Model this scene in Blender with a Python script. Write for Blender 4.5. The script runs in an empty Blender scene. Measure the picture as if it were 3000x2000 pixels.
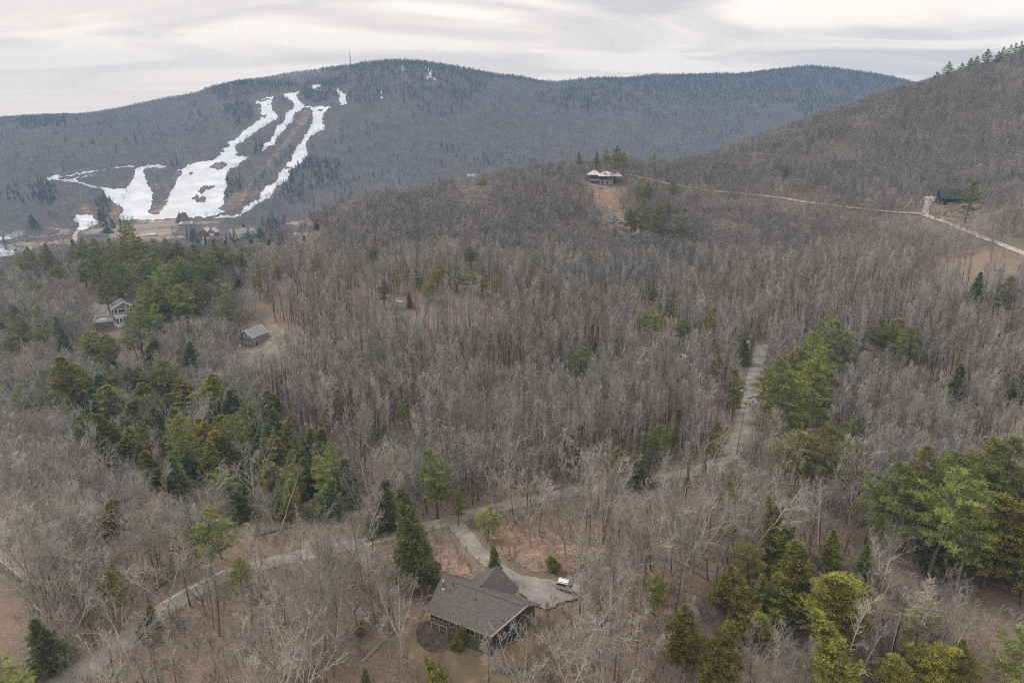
import bpy, math, random
import numpy as np
from mathutils import Vector, Matrix
R = math.radians
sc = bpy.context.scene
col = sc.collection

# ------------------------------------------------------------------ camera
PITCH = R(18.5); ZC = 92.0
CP, SP = math.cos(PITCH), math.sin(PITCH)
cam_d = bpy.data.cameras.new('camera'); cam_d.lens = 24; cam_d.sensor_width = 36
cam_d.clip_start = 1; cam_d.clip_end = 30000
cam = bpy.data.objects.new('camera', cam_d); col.objects.link(cam)
cam.location = (0, 0, ZC); cam.rotation_euler = (R(90) - PITCH, 0, 0)
sc.camera = cam

# ------------------------------------------------------------------ sky, sun, exposure
sc.view_settings.view_transform = 'Standard'; sc.view_settings.look = 'None'
sc.view_settings.exposure = 0.5
sc.cycles.use_denoising = False; sc.cycles.pixel_filter_type = 'BLACKMAN_HARRIS'; sc.cycles.filter_width = 1.15; sc.cycles.sample_clamp_indirect = 1.0; sc.cycles.sample_clamp_direct = 2.5; sc.view_settings.gamma = 1.0
SUN_EL, SUN_AZ = 48.0, -62.0          # degrees; azimuth from +Y towards +X
world = bpy.data.worlds.new('World'); sc.world = world; world.use_nodes = True
wn = world.node_tree.nodes; wl = world.node_tree.links; wn.clear()
def wnode(t, **k):
    n = wn.new(t)
    for a, b in k.items(): setattr(n, a, b)
    return n
w_out = wnode('ShaderNodeOutputWorld'); w_bg = wnode('ShaderNodeBackground')
w_sky = wnode('ShaderNodeTexSky', sky_type='NISHITA', sun_disc=False)
w_sky.sun_elevation = R(SUN_EL); w_sky.sun_rotation = R(SUN_AZ)
w_co = wnode('ShaderNodeTexCoord')
# direction -> position on a flat cloud deck (x/z, y/z) so the clouds stretch towards the horizon
w_sep = wnode('ShaderNodeSeparateXYZ'); wl.new(w_co.outputs['Generated'], w_sep.inputs[0])
def wmath(op, a, b=None, clamp=False):
    n = wnode('ShaderNodeMath', operation=op, use_clamp=clamp)
    for i, v in enumerate((a, b)):
        if v is None: continue
        if isinstance(v, (int, float)): n.inputs[i].default_value = v
        else: wl.new(v, n.inputs[i])
    return n.outputs[0]
w_zz = wmath('MAXIMUM', wmath('ADD', w_sep.outputs[2], 0.10), 0.05)
w_px = wmath('DIVIDE', w_sep.outputs[0], w_zz); w_py = wmath('DIVIDE', w_sep.outputs[1], w_zz)
w_cmb = wnode('ShaderNodeCombineXYZ'); wl.new(w_px, w_cmb.inputs[0]); wl.new(w_py, w_cmb.inputs[1])
w_map = wnode('ShaderNodeMapping'); wl.new(w_cmb.outputs[0], w_map.inputs[0])
w_map.inputs['Rotation'].default_value = (0, 0, R(36)); w_map.inputs['Scale'].default_value = (0.5, 0.85, 1)
w_map.inputs['Location'].default_value = (3.3, 1.7, 0)
w_n1 = wnode('ShaderNodeTexNoise'); wl.new(w_map.outputs[0], w_n1.inputs['Vector'])
w_n1.inputs['Scale'].default_value = 0.95; w_n1.inputs['Detail'].default_value = 8; w_n1.inputs['Roughness'].default_value = 0.5
w_n1.inputs['Distortion'].default_value = 0.9
w_ramp = wnode('ShaderNodeValToRGB'); wl.new(w_n1.outputs[0], w_ramp.inputs[0])
cr = w_ramp.color_ramp; cr.elements[0].position = 0.38; cr.elements[0].color = (0.45, 0.435, 0.45, 1)
cr.elements[1].position = 0.56; cr.elements[1].color = (0.98, 0.90, 0.80, 1)
e = cr.elements.new(0.47); e.color = (0.67, 0.625, 0.59, 1)
# thin warm light low over the horizon, and strongest on the sunward (left) side
w_low = wnode('ShaderNodeMapRange'); wl.new(w_sep.outputs[2], w_low.inputs[0])
w_low.inputs[1].default_value = 0.20; w_low.inputs[2].default_value = 0.0; w_low.inputs[3].default_value = 0.0; w_low.inputs[4].default_value = 0.85
w_side = wnode('ShaderNodeMapRange'); wl.new(w_sep.outputs[0], w_side.inputs[0])
w_side.inputs[1].default_value = 0.75; w_side.inputs[2].default_value = -0.1; w_side.inputs[3].default_value = 0.4; w_side.inputs[4].default_value = 1.0
w_f = wmath('MULTIPLY', w_low.outputs[0], w_side.outputs[0])
w_mx = wnode('ShaderNodeMixRGB'); wl.new(w_f, w_mx.inputs[0]); wl.new(w_ramp.outputs[0], w_mx.inputs[1])
w_mx.inputs[2].default_value = (1.04, 0.84, 0.63, 1)
# a little of the blue sky above the deck comes through
w_sk = wnode('ShaderNodeVectorMath', operation='SCALE'); wl.new(w_sky.outputs[0], w_sk.inputs[0]); w_sk.inputs['Scale'].default_value = 0.08
w_m2 = wnode('ShaderNodeMixRGB'); w_m2.inputs[0].default_value = 0.06
wl.new(w_mx.outputs[0], w_m2.inputs[1]); wl.new(w_sk.outputs[0], w_m2.inputs[2])
wl.new(w_m2.outputs[0], w_bg.inputs[0]); w_bg.inputs[1].default_value = 1.0
wl.new(w_bg.outputs[0], w_out.inputs[0])

sun_d = bpy.data.lights.new('sun', 'SUN'); sun_d.energy = 1.5; sun_d.angle = R(14); sun_d.color = (1, 0.95, 0.88)
sun = bpy.data.objects.new('sun', sun_d); col.objects.link(sun)
_el, _az = R(SUN_EL), R(SUN_AZ)
_d = Vector((math.sin(_az) * math.cos(_el), math.cos(_az) * math.cos(_el), math.sin(_el)))
sun.rotation_euler = _d.to_track_quat('Z', 'Y').to_euler(); sun.location = (0, 0, 400)

# ------------------------------------------------------------------ materials
def mat(name, c1, c2=None, scale=1.0, rough=0.9, detail=4, rnd=None, bump=0.0, bscale=None, pos=(0.35, 0.65), metal=0.0, spec=0.3, c3=None, scale3=None):
    """noise mix of c1/c2 in object space; rnd=(dark,bright) multiplies by a per-object random value"""
    m = bpy.data.materials.new(name); m.use_nodes = True
    n, l = m.node_tree.nodes, m.node_tree.links
    b = n['Principled BSDF']; b.inputs['Roughness'].default_value = rough; b.inputs['Metallic'].default_value = metal
    b.inputs['Specular IOR Level'].default_value = spec
    out = None
    tc = n.new('ShaderNodeTexCoord')
    if c2 is None:
        rgb = n.new('ShaderNodeRGB'); rgb.outputs[0].default_value = (*c1, 1); out = rgb.outputs[0]
    else:
        nz = n.new('ShaderNodeTexNoise'); nz.inputs['Scale'].default_value = scale; nz.inputs['Detail'].default_value = detail
        l.new(tc.outputs['Object'], nz.inputs['Vector'])
        r = n.new('ShaderNodeValToRGB'); l.new(nz.outputs[0], r.inputs[0])
        r.color_ramp.elements[0].position = pos[0]; r.color_ramp.elements[0].color = (*c1, 1)
        r.color_ramp.elements[1].position = pos[1]; r.color_ramp.elements[1].color = (*c2, 1)
        out = r.outputs[0]
    if c3 is not None:
        nz = n.new('ShaderNodeTexNoise'); nz.inputs['Scale'].default_value = scale3; nz.inputs['Detail'].default_value = 5
        l.new(tc.outputs['Object'], nz.inputs['Vector'])
        r = n.new('ShaderNodeValToRGB'); l.new(nz.outputs[0], r.inputs[0])
        r.color_ramp.elements[0].position = 0.45; r.color_ramp.elements[0].color = (0, 0, 0, 1)
        r.color_ramp.elements[1].position = 0.62; r.color_ramp.elements[1].color = (1, 1, 1, 1)
        mx = n.new('ShaderNodeMixRGB'); l.new(r.outputs[0], mx.inputs[0]); l.new(out, mx.inputs[1]); mx.inputs[2].default_value = (*c3, 1)
        out = mx.outputs[0]
    if rnd:
        oi = n.new('ShaderNodeObjectInfo'); mr = n.new('ShaderNodeMapRange'); l.new(oi.outputs['Random'], mr.inputs[0])
        mr.inputs[3].default_value = rnd[0]; mr.inputs[4].default_value = rnd[1]
        vm = n.new('ShaderNodeVectorMath'); vm.operation = 'SCALE'; l.new(out, vm.inputs[0]); l.new(mr.outputs[0], vm.inputs['Scale'])
        out = vm.outputs[0]
        if len(rnd) > 2:      # hue drift
            hs = n.new('ShaderNodeHueSaturation'); l.new(out, hs.inputs['Color'])
            mu = n.new('ShaderNodeMath'); mu.operation = 'MULTIPLY'; l.new(oi.outputs['Random'], mu.inputs[0]); mu.inputs[1].default_value = 7.31
            fr = n.new('ShaderNodeMath'); fr.operation = 'FRACT'; l.new(mu.outputs[0], fr.inputs[0])
            m3 = n.new('ShaderNodeMapRange'); l.new(fr.outputs[0], m3.inputs[0]); m3.inputs[3].default_value = 0.5 - rnd[2]; m3.inputs[4].default_value = 0.5 + rnd[2]
            l.new(m3.outputs[0], hs.inputs['Hue']); out = hs.outputs[0]
    l.new(out, b.inputs['Base Color'])
    if bump:
        nz = n.new('ShaderNodeTexNoise'); nz.inputs['Scale'].default_value = bscale or scale * 3; nz.inputs['Detail'].default_value = 3
        l.new(tc.outputs['Object'], nz.inputs['Vector'])
        bp = n.new('ShaderNodeBump'); bp.inputs['Strength'].default_value = bump; bp.inputs['Distance'].default_value = 0.3
        l.new(nz.outputs[0], bp.inputs['Height']); l.new(bp.outputs[0], b.inputs['Normal'])
    return m
M = {}
M['bark'] = mat('bark', (0.085, 0.075, 0.066), (0.20, 0.182, 0.165), 1.5, rnd=(0.5, 1.3))
M['twig'] = mat('twig', (0.26, 0.24, 0.21), (0.47, 0.445, 0.40), 0.35, rnd=(0.5, 1.4))
M['twig_mid'] = mat('twig_mid', (0.255, 0.24, 0.218), (0.46, 0.435, 0.39), 0.3, rnd=(0.5, 1.45))
M['twig_far'] = mat('twig_far', (0.155, 0.158, 0.163), (0.25, 0.25, 0.252), 0.2, rnd=(0.65, 1.3))  # cool tone carries part of the mountain's blue haze in the twig colour
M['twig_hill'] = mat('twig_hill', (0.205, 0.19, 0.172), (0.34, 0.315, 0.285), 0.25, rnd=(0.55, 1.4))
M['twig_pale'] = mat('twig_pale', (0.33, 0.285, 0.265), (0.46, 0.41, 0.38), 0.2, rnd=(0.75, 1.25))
M['birch'] = mat('birch', (0.55, 0.53, 0.50), (0.32, 0.30, 0.28), 2.5, rnd=(0.8, 1.1))
M['pine'] = mat('pine_needles', (0.11, 0.145, 0.038), (0.35, 0.355, 0.085), 0.9, rough=0.7, rnd=(0.65, 1.25, 0.02))
M['hemlock'] = mat('hemlock_needles', (0.06, 0.095, 0.032), (0.23, 0.255, 0.065), 0.9, rough=0.7, rnd=(0.65, 1.25, 0.02))
M['cedar'] = mat('cedar_sprays', (0.10, 0.115, 0.024), (0.37, 0.34, 0.055), 0.8, rough=0.7, rnd=(0.7, 1.2, 0.018))
M['yellow_pine'] = mat('yellow_needles', (0.3, 0.25, 0.02), (0.55, 0.43, 0.04), 0.9, rough=0.7)
M['brown_needles'] = mat('brown_needles', (0.12, 0.065, 0.02), (0.24, 0.14, 0.05), 0.9, rough=0.8)
M['conifer_far'] = mat('conifer_far', (0.025, 0.05, 0.034), (0.065, 0.10, 0.055), 0.3, rough=0.8, rnd=(0.65, 1.3, 0.02))
M['gravel'] = mat('gravel', (0.20, 0.175, 0.145), (0.34, 0.30, 0.255), 0.35, detail=8, bump=0.15, bscale=6)
M['gravel_light'] = mat('gravel_light', (0.34, 0.30, 0.25), (0.52, 0.46, 0.39), 0.3, detail=8)
M['asphalt'] = mat('worn_asphalt', (0.20, 0.185, 0.165), (0.37, 0.34, 0.305), 0.3, detail=9, c3=(0.30, 0.265, 0.225), scale3=0.9)
M['dry_grass'] = mat('dry_grass', (0.16, 0.125, 0.07), (0.29, 0.22, 0.14), 0.25, detail=8, bump=0.3, bscale=4, c3=(0.22, 0.165, 0.115), scale3=0.3)
M['field'] = mat('dry_field', (0.24, 0.17, 0.11), (0.44, 0.33, 0.21), 0.03, detail=8, c3=(0.17, 0.125, 0.11), scale3=0.05)
M['yard'] = mat('yard_dirt', (0.19, 0.155, 0.125), (0.36, 0.295, 0.235), 0.4, detail=9, bump=0.3, bscale=5, c3=(0.2, 0.16, 0.12), scale3=0.12)
M['bare_dirt'] = mat('bare_dirt', (0.15, 0.105, 0.07), (0.29, 0.205, 0.13), 0.05, detail=8, c3=(0.12, 0.075, 0.055), scale3=0.06)
M['litter'] = mat('leaf_litter_bright', (0.19, 0.125, 0.088), (0.50, 0.345, 0.24), 3.2, detail=10, bump=0.4, bscale=9, c3=(0.25, 0.17, 0.12), scale3=0.35)
M['mulch'] = mat('mulch', (0.06, 0.045, 0.038), (0.13, 0.10, 0.085), 1.5, bump=0.4)
M['snow'] = mat('snow', (0.60, 0.63, 0.69), (0.80, 0.82, 0.85), 0.03, rough=0.6, detail=10, bump=0.3, bscale=0.3, pos=(0.38, 0.56), c3=(0.68, 0.685, 0.69), scale3=0.022)  # third colour paints soft grey shading into the snow
M['ice'] = mat('pond_ice', (0.42, 0.50, 0.52), (0.68, 0.72, 0.74), 0.02, rough=0.4)
M['water'] = mat('dark_water', (0.03, 0.05, 0.055), rough=0.08, spec=0.5)
M['rock'] = mat('rock', (0.12, 0.105, 0.09), (0.29, 0.265, 0.235), 0.7, detail=8, bump=0.6, bscale=1.2)
M['shingle_brown'] = mat('brown_shingles', (0.09, 0.081, 0.082), (0.15, 0.137, 0.134), 3.0, detail=8, bump=0.3, bscale=9)
M['shingle_gray'] = mat('gray_shingles', (0.29, 0.30, 0.31), (0.42, 0.42, 0.42), 2.0, detail=8, bump=0.3, bscale=8)
M['roof_pale'] = mat('pale_roof', (0.62, 0.58, 0.55), (0.80, 0.77, 0.74), 0.6, rough=0.5)
M['roof_metal'] = mat('metal_roof', (0.42, 0.44, 0.47), (0.55, 0.57, 0.60), 0.5, rough=0.45)
M['roof_dark'] = mat('dark_green_roof', (0.035, 0.05, 0.052), (0.09, 0.105, 0.11), 0.8, detail=7)
M['roof_rust'] = mat('rust_roof', (0.11, 0.07, 0.06), (0.18, 0.12, 0.10), 0.8)
M['wall_gray'] = mat('weathered_shingle_wall', (0.15, 0.145, 0.155), (0.26, 0.25, 0.26), 2.2, detail=7, bump=0.2, bscale=8)
M['wall_gray_light'] = mat('light_shingle_wall', (0.24, 0.215, 0.21), (0.36, 0.32, 0.31), 2.2, detail=7, bump=0.2, bscale=8)
M['wall_olive'] = mat('olive_wall', (0.060, 0.068, 0.045), (0.088, 0.095, 0.066), 2.0)
M['wall_dark'] = mat('dark_green_wall', (0.012, 0.028, 0.025), (0.02, 0.045, 0.04), 1.0)
M['wall_white'] = mat('white_clapboard', (0.62, 0.62, 0.64), (0.74, 0.74, 0.74), 1.0)
M['wall_red'] = mat('barn_red', (0.22, 0.02, 0.03), (0.33, 0.035, 0.045), 0.8)
M['trim_white'] = mat('white_trim', (0.76, 0.78, 0.80), rough=0.5)
M['trim_tan'] = mat('tan_trim', (0.30, 0.25, 0.18), rough=0.6)
M['trim_dark'] = mat('dark_trim', (0.05, 0.055, 0.05), rough=0.6)
M['glass'] = mat('window_glass', (0.018, 0.022, 0.028), rough=0.12, spec=0.5)
M['screen'] = mat('porch_screen', (0.012, 0.016, 0.014), rough=0.6)
M['brick'] = mat('chimney_brick', (0.17, 0.11, 0.09), (0.28, 0.2, 0.17), 3.0)
M['metal'] = mat('galvanised_metal', (0.5, 0.52, 0.56), rough=0.35, metal=0.6)
M['steel_dark'] = mat('dark_steel', (0.06, 0.062, 0.068), rough=0.5, metal=0.3)
M['deck'] = mat('deck_boards', (0.24, 0.215, 0.20), (0.33, 0.29, 0.27), 1.2)
M['door_red'] = mat('red_door', (0.20, 0.035, 0.03), (0.27, 0.06, 0.05), 1.5)
M['wood_new'] = mat('new_lumber', (0.52, 0.38, 0.20), (0.64, 0.48, 0.28), 0.6)
M['canvas_white'] = mat('white_canvas', (0.8, 0.8, 0.8), rough=0.7)
M['paint_silver'] = mat('silver_car_paint', (0.5, 0.52, 0.57), rough=0.22, metal=0.55, spec=0.5)
M['paint_white'] = mat('white_car_paint', (0.78, 0.79, 0.80), rough=0.25, spec=0.5)
M['paint_dark'] = mat('dark_car_paint', (0.03, 0.035, 0.045), rough=0.25, spec=0.5)
M['rubber'] = mat('rubber', (0.018, 0.018, 0.018), rough=0.8)
M['tail_red'] = mat('tail_lamp_red', (0.30, 0.012, 0.015), rough=0.3)
M['lamp_clear'] = mat('lamp_clear', (0.7, 0.72, 0.75), rough=0.2)
M['cloth_green'] = mat('green_paint', (0.03, 0.08, 0.06), rough=0.6)

# ------------------------------------------------------------------ terrain: control points seen along rays from the drone's position
def pix(u, v):
    u = np.asarray(u, float); v = np.asarray(v, float)
    x = (u - 1500) / 2000; y = (1000 - v) / 2000
    f = CP + y * SP
    return x / f, (y * CP - SP) / f
def unpix(s, tau):
    y = (tau * CP + SP) / (CP - tau * SP); f = CP + y * SP
    return 1500 + 2000 * s * f, 1000 - 2000 * y
def kk(Y): return np.interp(np.log(np.asarray(Y, float)), np.log([150, 500, 1000]), [1.4, 1.2, 1.0])
NEARZ = [(1410,1890,2.9),(1250,1850,1.8),(1400,2000,-2),(0,2000,-6),(700,2000,-4),(2300,2000,-1),(3000,2000,-3),(1550,1700,2.5),(1650,1720,2.3),(1330,1560,-1.2),(1400,1490,-2),
(1100,1570,-3),(800,1640,-4),(600,1700,-4),(450,1800,-5),(200,1990,-6),(0,1600,-12),(1900,1400,-4),(2100,1370,-5),(2180,1300,-7),(2190,1200,-10),
(2220,1120,-13),(2700,1500,-2),(3000,1500,0),(3000,1300,-4),(1450,1300,-10),(1450,1200,-13),(1450,1100,-15),(1450,1000,-14.5),(1450,900,-12),
(300,1400,-18),(300,1200,-28),(700,1200,-24),(0,1200,-32),(2400,1750,0),(700,1400,-12)]
DIST = [(1450,800,317),(1450,700,385),(1500,600,440),(1500,540,480),(1800,700,410),(1800,840,335),
(330,960,290),(480,790,370),(740,1010,262),(300,830,335),
(2100,560,480),(2300,590,440),(2680,635,370),(2780,590,390),(3000,745,270),(3000,900,225),(3000,1100,180),(2500,900,265),(2500,1100,195),(2200,800,330),(2200,700,380),
(2800,400,540),(3000,350,520),(3000,500,430),(2500,450,540),(2300,500,510),(1760,525,490),(1850,508,500),
(0,700,1050),(0,760,900),(400,690,1080),(700,700,1060),(530,645,1250),(900,650,1230),(1100,600,1400),(1370,560,1500),(1700,450,1900),(2000,440,2000),
(300,560,1400),(600,560,1430),(600,480,1600),(700,400,1780),(800,300,2000),(930,260,2120),(0,450,1600),(0,366,2000),(300,430,1650),(360,352,2100),(200,356,2050),(500,340,2100),(480,300,2400),
(585,316,2150),(622,281,2150),(600,300,2150),(850,231,2250),(1030,205,2300),(1180,190,2300),(1280,197,2300),(1350,219,2350),(1590,250,2500),(1900,232,2700),(2200,227,2800),(2290,207,2850),(2340,202,2850),(2480,217,2850),(2620,244,2800),
(1200,300,2050),(1200,400,1850),(1200,480,1700),(1600,330,2200),(1600,400,2050),(2000,330,2350),(2000,400,2150),(2340,300,2450),(700,620,1290),(400,640,1260)]
SKYL = [(450,715,415,12),(250,720,410,12),(50,765,385,12),(650,720,430,12),(760,712,450,12),(900,645,480,12),(1100,585,500,12),(1300,525,510,12),(1600,475,530,12),
(2050,445,600,15),(2300,355,640,17),(2500,283,660,19),(2650,240,670,17),(2800,212,660,15),(3000,145,650,15),(3300,50,640,15)]
HID = [(-.45,640,-75),(-.7,620,-70),(-.28,700,-75),(-.1,800,-60),(.1,900,-50),(.3,1000,-10),(.5,1000,60),(.7,1000,80),(.3,1400,-50),(.5,1500,-20),(.7,1500,0),(.7,2500,120),
(-.15,1050,-95),(.1,1250,-88),(0.2,1500,-60),
(-1.2,200,-35),(-1.2,420,-25),(-1.2,700,-80),(-1.2,1000,-90),(-1.2,2000,60),(1.2,100,0),(1.2,250,20),(1.2,600,110),(1.2,900,170),(1.2,1500,100),(1.2,2600,150),
(-1,3000,20),(-.6,3000,30),(-.3,3000,120),(0,3200,120),(.4,3600,150),(.8,3500,120),
(-1.2,5000,-50),(0,5000,-50),(1.2,5000,-50),(-1.2,12000,-100),(0,12000,-100),(1.2,12000,-100),
(-1.2,45,-8),(0,45,-3),(1.2,45,-4),(-1.2,100,-12)]
_S, _T, _V = [], [], []
for u, v, z in NEARZ:
    s, tau = pix(u, v); Y = (z - 66) / tau; Y *= kk(Y); _S.append(s); _T.append(math.log(Y)); _V.append(float(tau))
for u, v, d in DIST:
    s, tau = pix(u, v); _S.append(s); _T.append(math.log(d * kk(d))); _V.append(float(tau))
for u, v, d, h in SKYL:
    s, tau = pix(u, v); Y = d * kk(d); _S.append(s); _T.append(math.log(Y)); _V.append(float(tau) - h / Y)
for s, Y, z in HID:
    _S.append(s); _T.append(math.log(Y)); _V.append((z - ZC) / Y)
_S = np.array(_S, float); _T = np.array(_T, float); _V = np.array(_V, float); _N = len(_S)
def _U(r2): return 0.5 * r2 * np.log(r2 + 1e-12)
_K = _U((_S[:, None] - _S) ** 2 + ((_T[:, None] - _T) * 0.8) ** 2) + np.eye(_N) * 1e-3
_P = np.c_[np.ones(_N), _S, _T]
_W = np.linalg.solve(np.block([[_K, _P], [_P.T, np.zeros((3, 3))]]), np.r_[_V, 0, 0, 0])
def tau_raw(s, t):
    s = np.asarray(s, float); t = np.asarray(t, float); sh = np.broadcast(s, t).shape
    s = np.broadcast_to(s, sh).ravel(); t = np.broadcast_to(t, sh).ravel(); out = np.empty(s.size)
    for i in range(0, s.size, 20000):
        a = s[i:i+20000, None]; b = t[i:i+20000, None]
        out[i:i+20000] = _U((a - _S) ** 2 + ((b - _T) * 0.8) ** 2) @ _W[:_N] + _W[_N] + _W[_N+1] * a[:, 0] + _W[_N+2] * b[:, 0]
    return out.reshape(sh)
_rs = np.random.RandomState(5); _LAT = _rs.rand(256, 256)
def vnoise(x, y):
    xi = np.floor(x).astype(int); yi = np.floor(y).astype(int); fx = x - xi; fy = y - yi
    fx = fx * fx * (3 - 2 * fx); fy = fy * fy * (3 - 2 * fy)
    g = lambda a, b: _LAT[a % 256, b % 256]
    return (g(xi, yi) * (1 - fx) + g(xi + 1, yi) * fx) * (1 - fy) + (g(xi, yi + 1) * (1 - fx) + g(xi + 1, yi + 1) * fx) * fy - 0.5
# the height function is tabulated once on a fine (s, ln Y) lattice and read back bilinearly
S0, S1, NS = -1.25, 1.25, 501
T0, T1, NT = math.log(42), math.log(12500), 760
_gs = np.linspace(S0, S1, NS); _gt = np.linspace(T0, T1, NT)
def _cubic_up():
    cs = np.linspace(S0, S1, 126); ct = np.linspace(T0, T1, 254)
    base = tau_raw(cs[None, :], ct[:, None])
    tmp = np.empty((254, NS))
    for i in range(254): tmp[i] = np.interp(_gs, cs, base[i])
    full = np.empty((NT, NS))
    for j in range(NS): full[:, j] = np.interp(_gt, ct, tmp[:, j])
    return full
TAU = _cubic_up()
_YY = np.exp(_gt)[:, None]; _XX = _YY * _gs[None, :]
_amp = np.interp(_YY, [60, 130, 400, 900, 1300, 3000], [0.25, 0.5, 2.2, 1.5, 9, 16])
_nz = (vnoise(_XX / 22 + 9, _YY / 22 + 3) * 0.5 + vnoise(_XX / 70 + 40, _YY / 90 + 7) + 0.12 * vnoise(_XX / 6, _YY / 6)) * np.minimum(_amp, 2.2)
_nz += np.where(_YY > 1150, 1, 0) * (vnoise(_XX / 150 + 4, _YY / 260 + 1) + 0.4 * vnoise(_XX / 60 + 14, _YY / 100 + 11)) * _amp * np.clip((_YY - 1350) / 300, 0, 1)
_flat = np.exp(-(((_XX + 2) / 28) ** 4 + ((_YY - 106) / 18) ** 4))         # level pad under the near house
TAU = TAU + _nz * (1 - _flat) / _YY
_s6 = (606 - 1500) / 2000 / 1.05       # the stepped rock shoulder on the mountain's left ridge
_bump = 9 / (1 + np.exp(-(_gs[None, :] - _s6) / 0.0022)) * np.clip(1 - (_gs[None, :] - _s6) / 0.10, 0, 1) * np.exp(-((_gt[:, None] - math.log(2200)) / 0.11) ** 2)
TAU = TAU + _bump / _YY
# valley floor by the pond is level
def zat(x, y):
    x = np.asarray(x, float); y = np.asarray(y, float)
    a = (x / y - S0) / (S1 - S0) * (NS - 1); b = (np.log(y) - T0) / (T1 - T0) * (NT - 1)
    a = np.clip(a, 0, NS - 1.001); b = np.clip(b, 0, NT - 1.001)
    i = a.astype(int); j = b.astype(int); fa = a - i; fb = b - j
    v = (TAU[j, i] * (1 - fa) + TAU[j, i+1] * fa) * (1 - fb) + (TAU[j+1, i] * (1 - fa) + TAU[j+1, i+1] * fa) * fb
    return ZC + v * y
_MAXT = np.maximum.accumulate(TAU, axis=0)
def hit(u, v):
    """ground point met by the ray through pixel (u, v) of the 3000 x 2000 photo; nan where it meets sky"""
    s, tau = pix(u, v); s = np.atleast_1d(s); tau = np.atleast_1d(tau)
    a = np.clip((s - S0) / (S1 - S0) * (NS - 1), 0, NS - 1.001); i = a.astype(int); fa = a - i
    prof = TAU[:, i] * (1 - fa) + TAU[:, i+1] * fa
    over = prof >= tau[None, :]
    k = np.argmax(over, axis=0); ok = over.any(axis=0) & (k > 0); k = np.maximum(k, 1)
    n = np.arange(len(s)); p0 = prof[k-1, n]; p1 = prof[k, n]
    fr = np.clip((tau - p0) / np.where(np.abs(p1 - p0) < 1e-9, 1, p1 - p0), 0, 1)
    Y = np.exp(_gt[k-1] + fr * (_gt[1] - _gt[0])); Y[~ok] = np.nan
    return s * Y, Y, ZC + tau * Y
def hit1(u, v):
    x, y, z = hit(u, v)
    while np.isnan(y[0]) and v < 1990:
        v += 4; x, y, z = hit(u, v)
    return float(x[0]), float(y[0]), float(zat(x[0], y[0]))
def proj(x, y, z): return unpix(x / y, (z - ZC) / y)

# ------------------------------------------------------------------ mesh helpers
def mesh_np(name, V, F, material, smooth=False):
    """V (n,3); F either (m,3)/(m,4) array or list of such arrays"""
    V = np.asarray(V, np.float32); Fs = F if isinstance(F, list) else [F]
    Fs = [np.asarray(f, np.int32) for f in Fs if len(f)]
    me = bpy.data.meshes.new(name); me.vertices.add(len(V)); me.vertices.foreach_set('co', V.ravel())
    nl = sum(f.size for f in Fs); npoly = sum(len(f) for f in Fs)
    me.loops.add(nl); me.polygons.add(npoly)
    me.loops.foreach_set('vertex_index', np.concatenate([f.ravel() for f in Fs]))
    tot = np.concatenate([np.full(len(f), f.shape[1], np.int32) for f in Fs])
    me.polygons.foreach_set('loop_start', np.r_[0, np.cumsum(tot)[:-1]].astype(np.int32))
    if smooth: me.polygons.foreach_set('use_smooth', np.ones(npoly, bool))
    me.update(calc_edges=True)
    if material is not None: me.materials.append(material)
    return me
def link(name, me, parent=None, loc=(0, 0, 0), rot=0.0, scale=None):
    o = bpy.data.objects.new(name, me); col.objects.link(o)
    if parent is not None: o.parent = parent
    o.location = loc
    if rot: o.rotation_euler = (0, 0, rot)
    if scale is not None: o.scale = scale
    return o
def tag(o, label=None, cat=None, group=None, kind=None):
    if label: o['label'] = label
    if cat: o['category'] = cat
    if group: o['group'] = group
    if kind: o['kind'] = kind
    return o
def empty(name, loc, rz=0.0, label=None, cat=None, group=None):
    o = bpy.data.objects.new(name, None); col.objects.link(o); o.location = loc; o.rotation_euler = (0, 0, rz)
    o.empty_display_size = 0.5
    return tag(o, label, cat, group)
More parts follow.
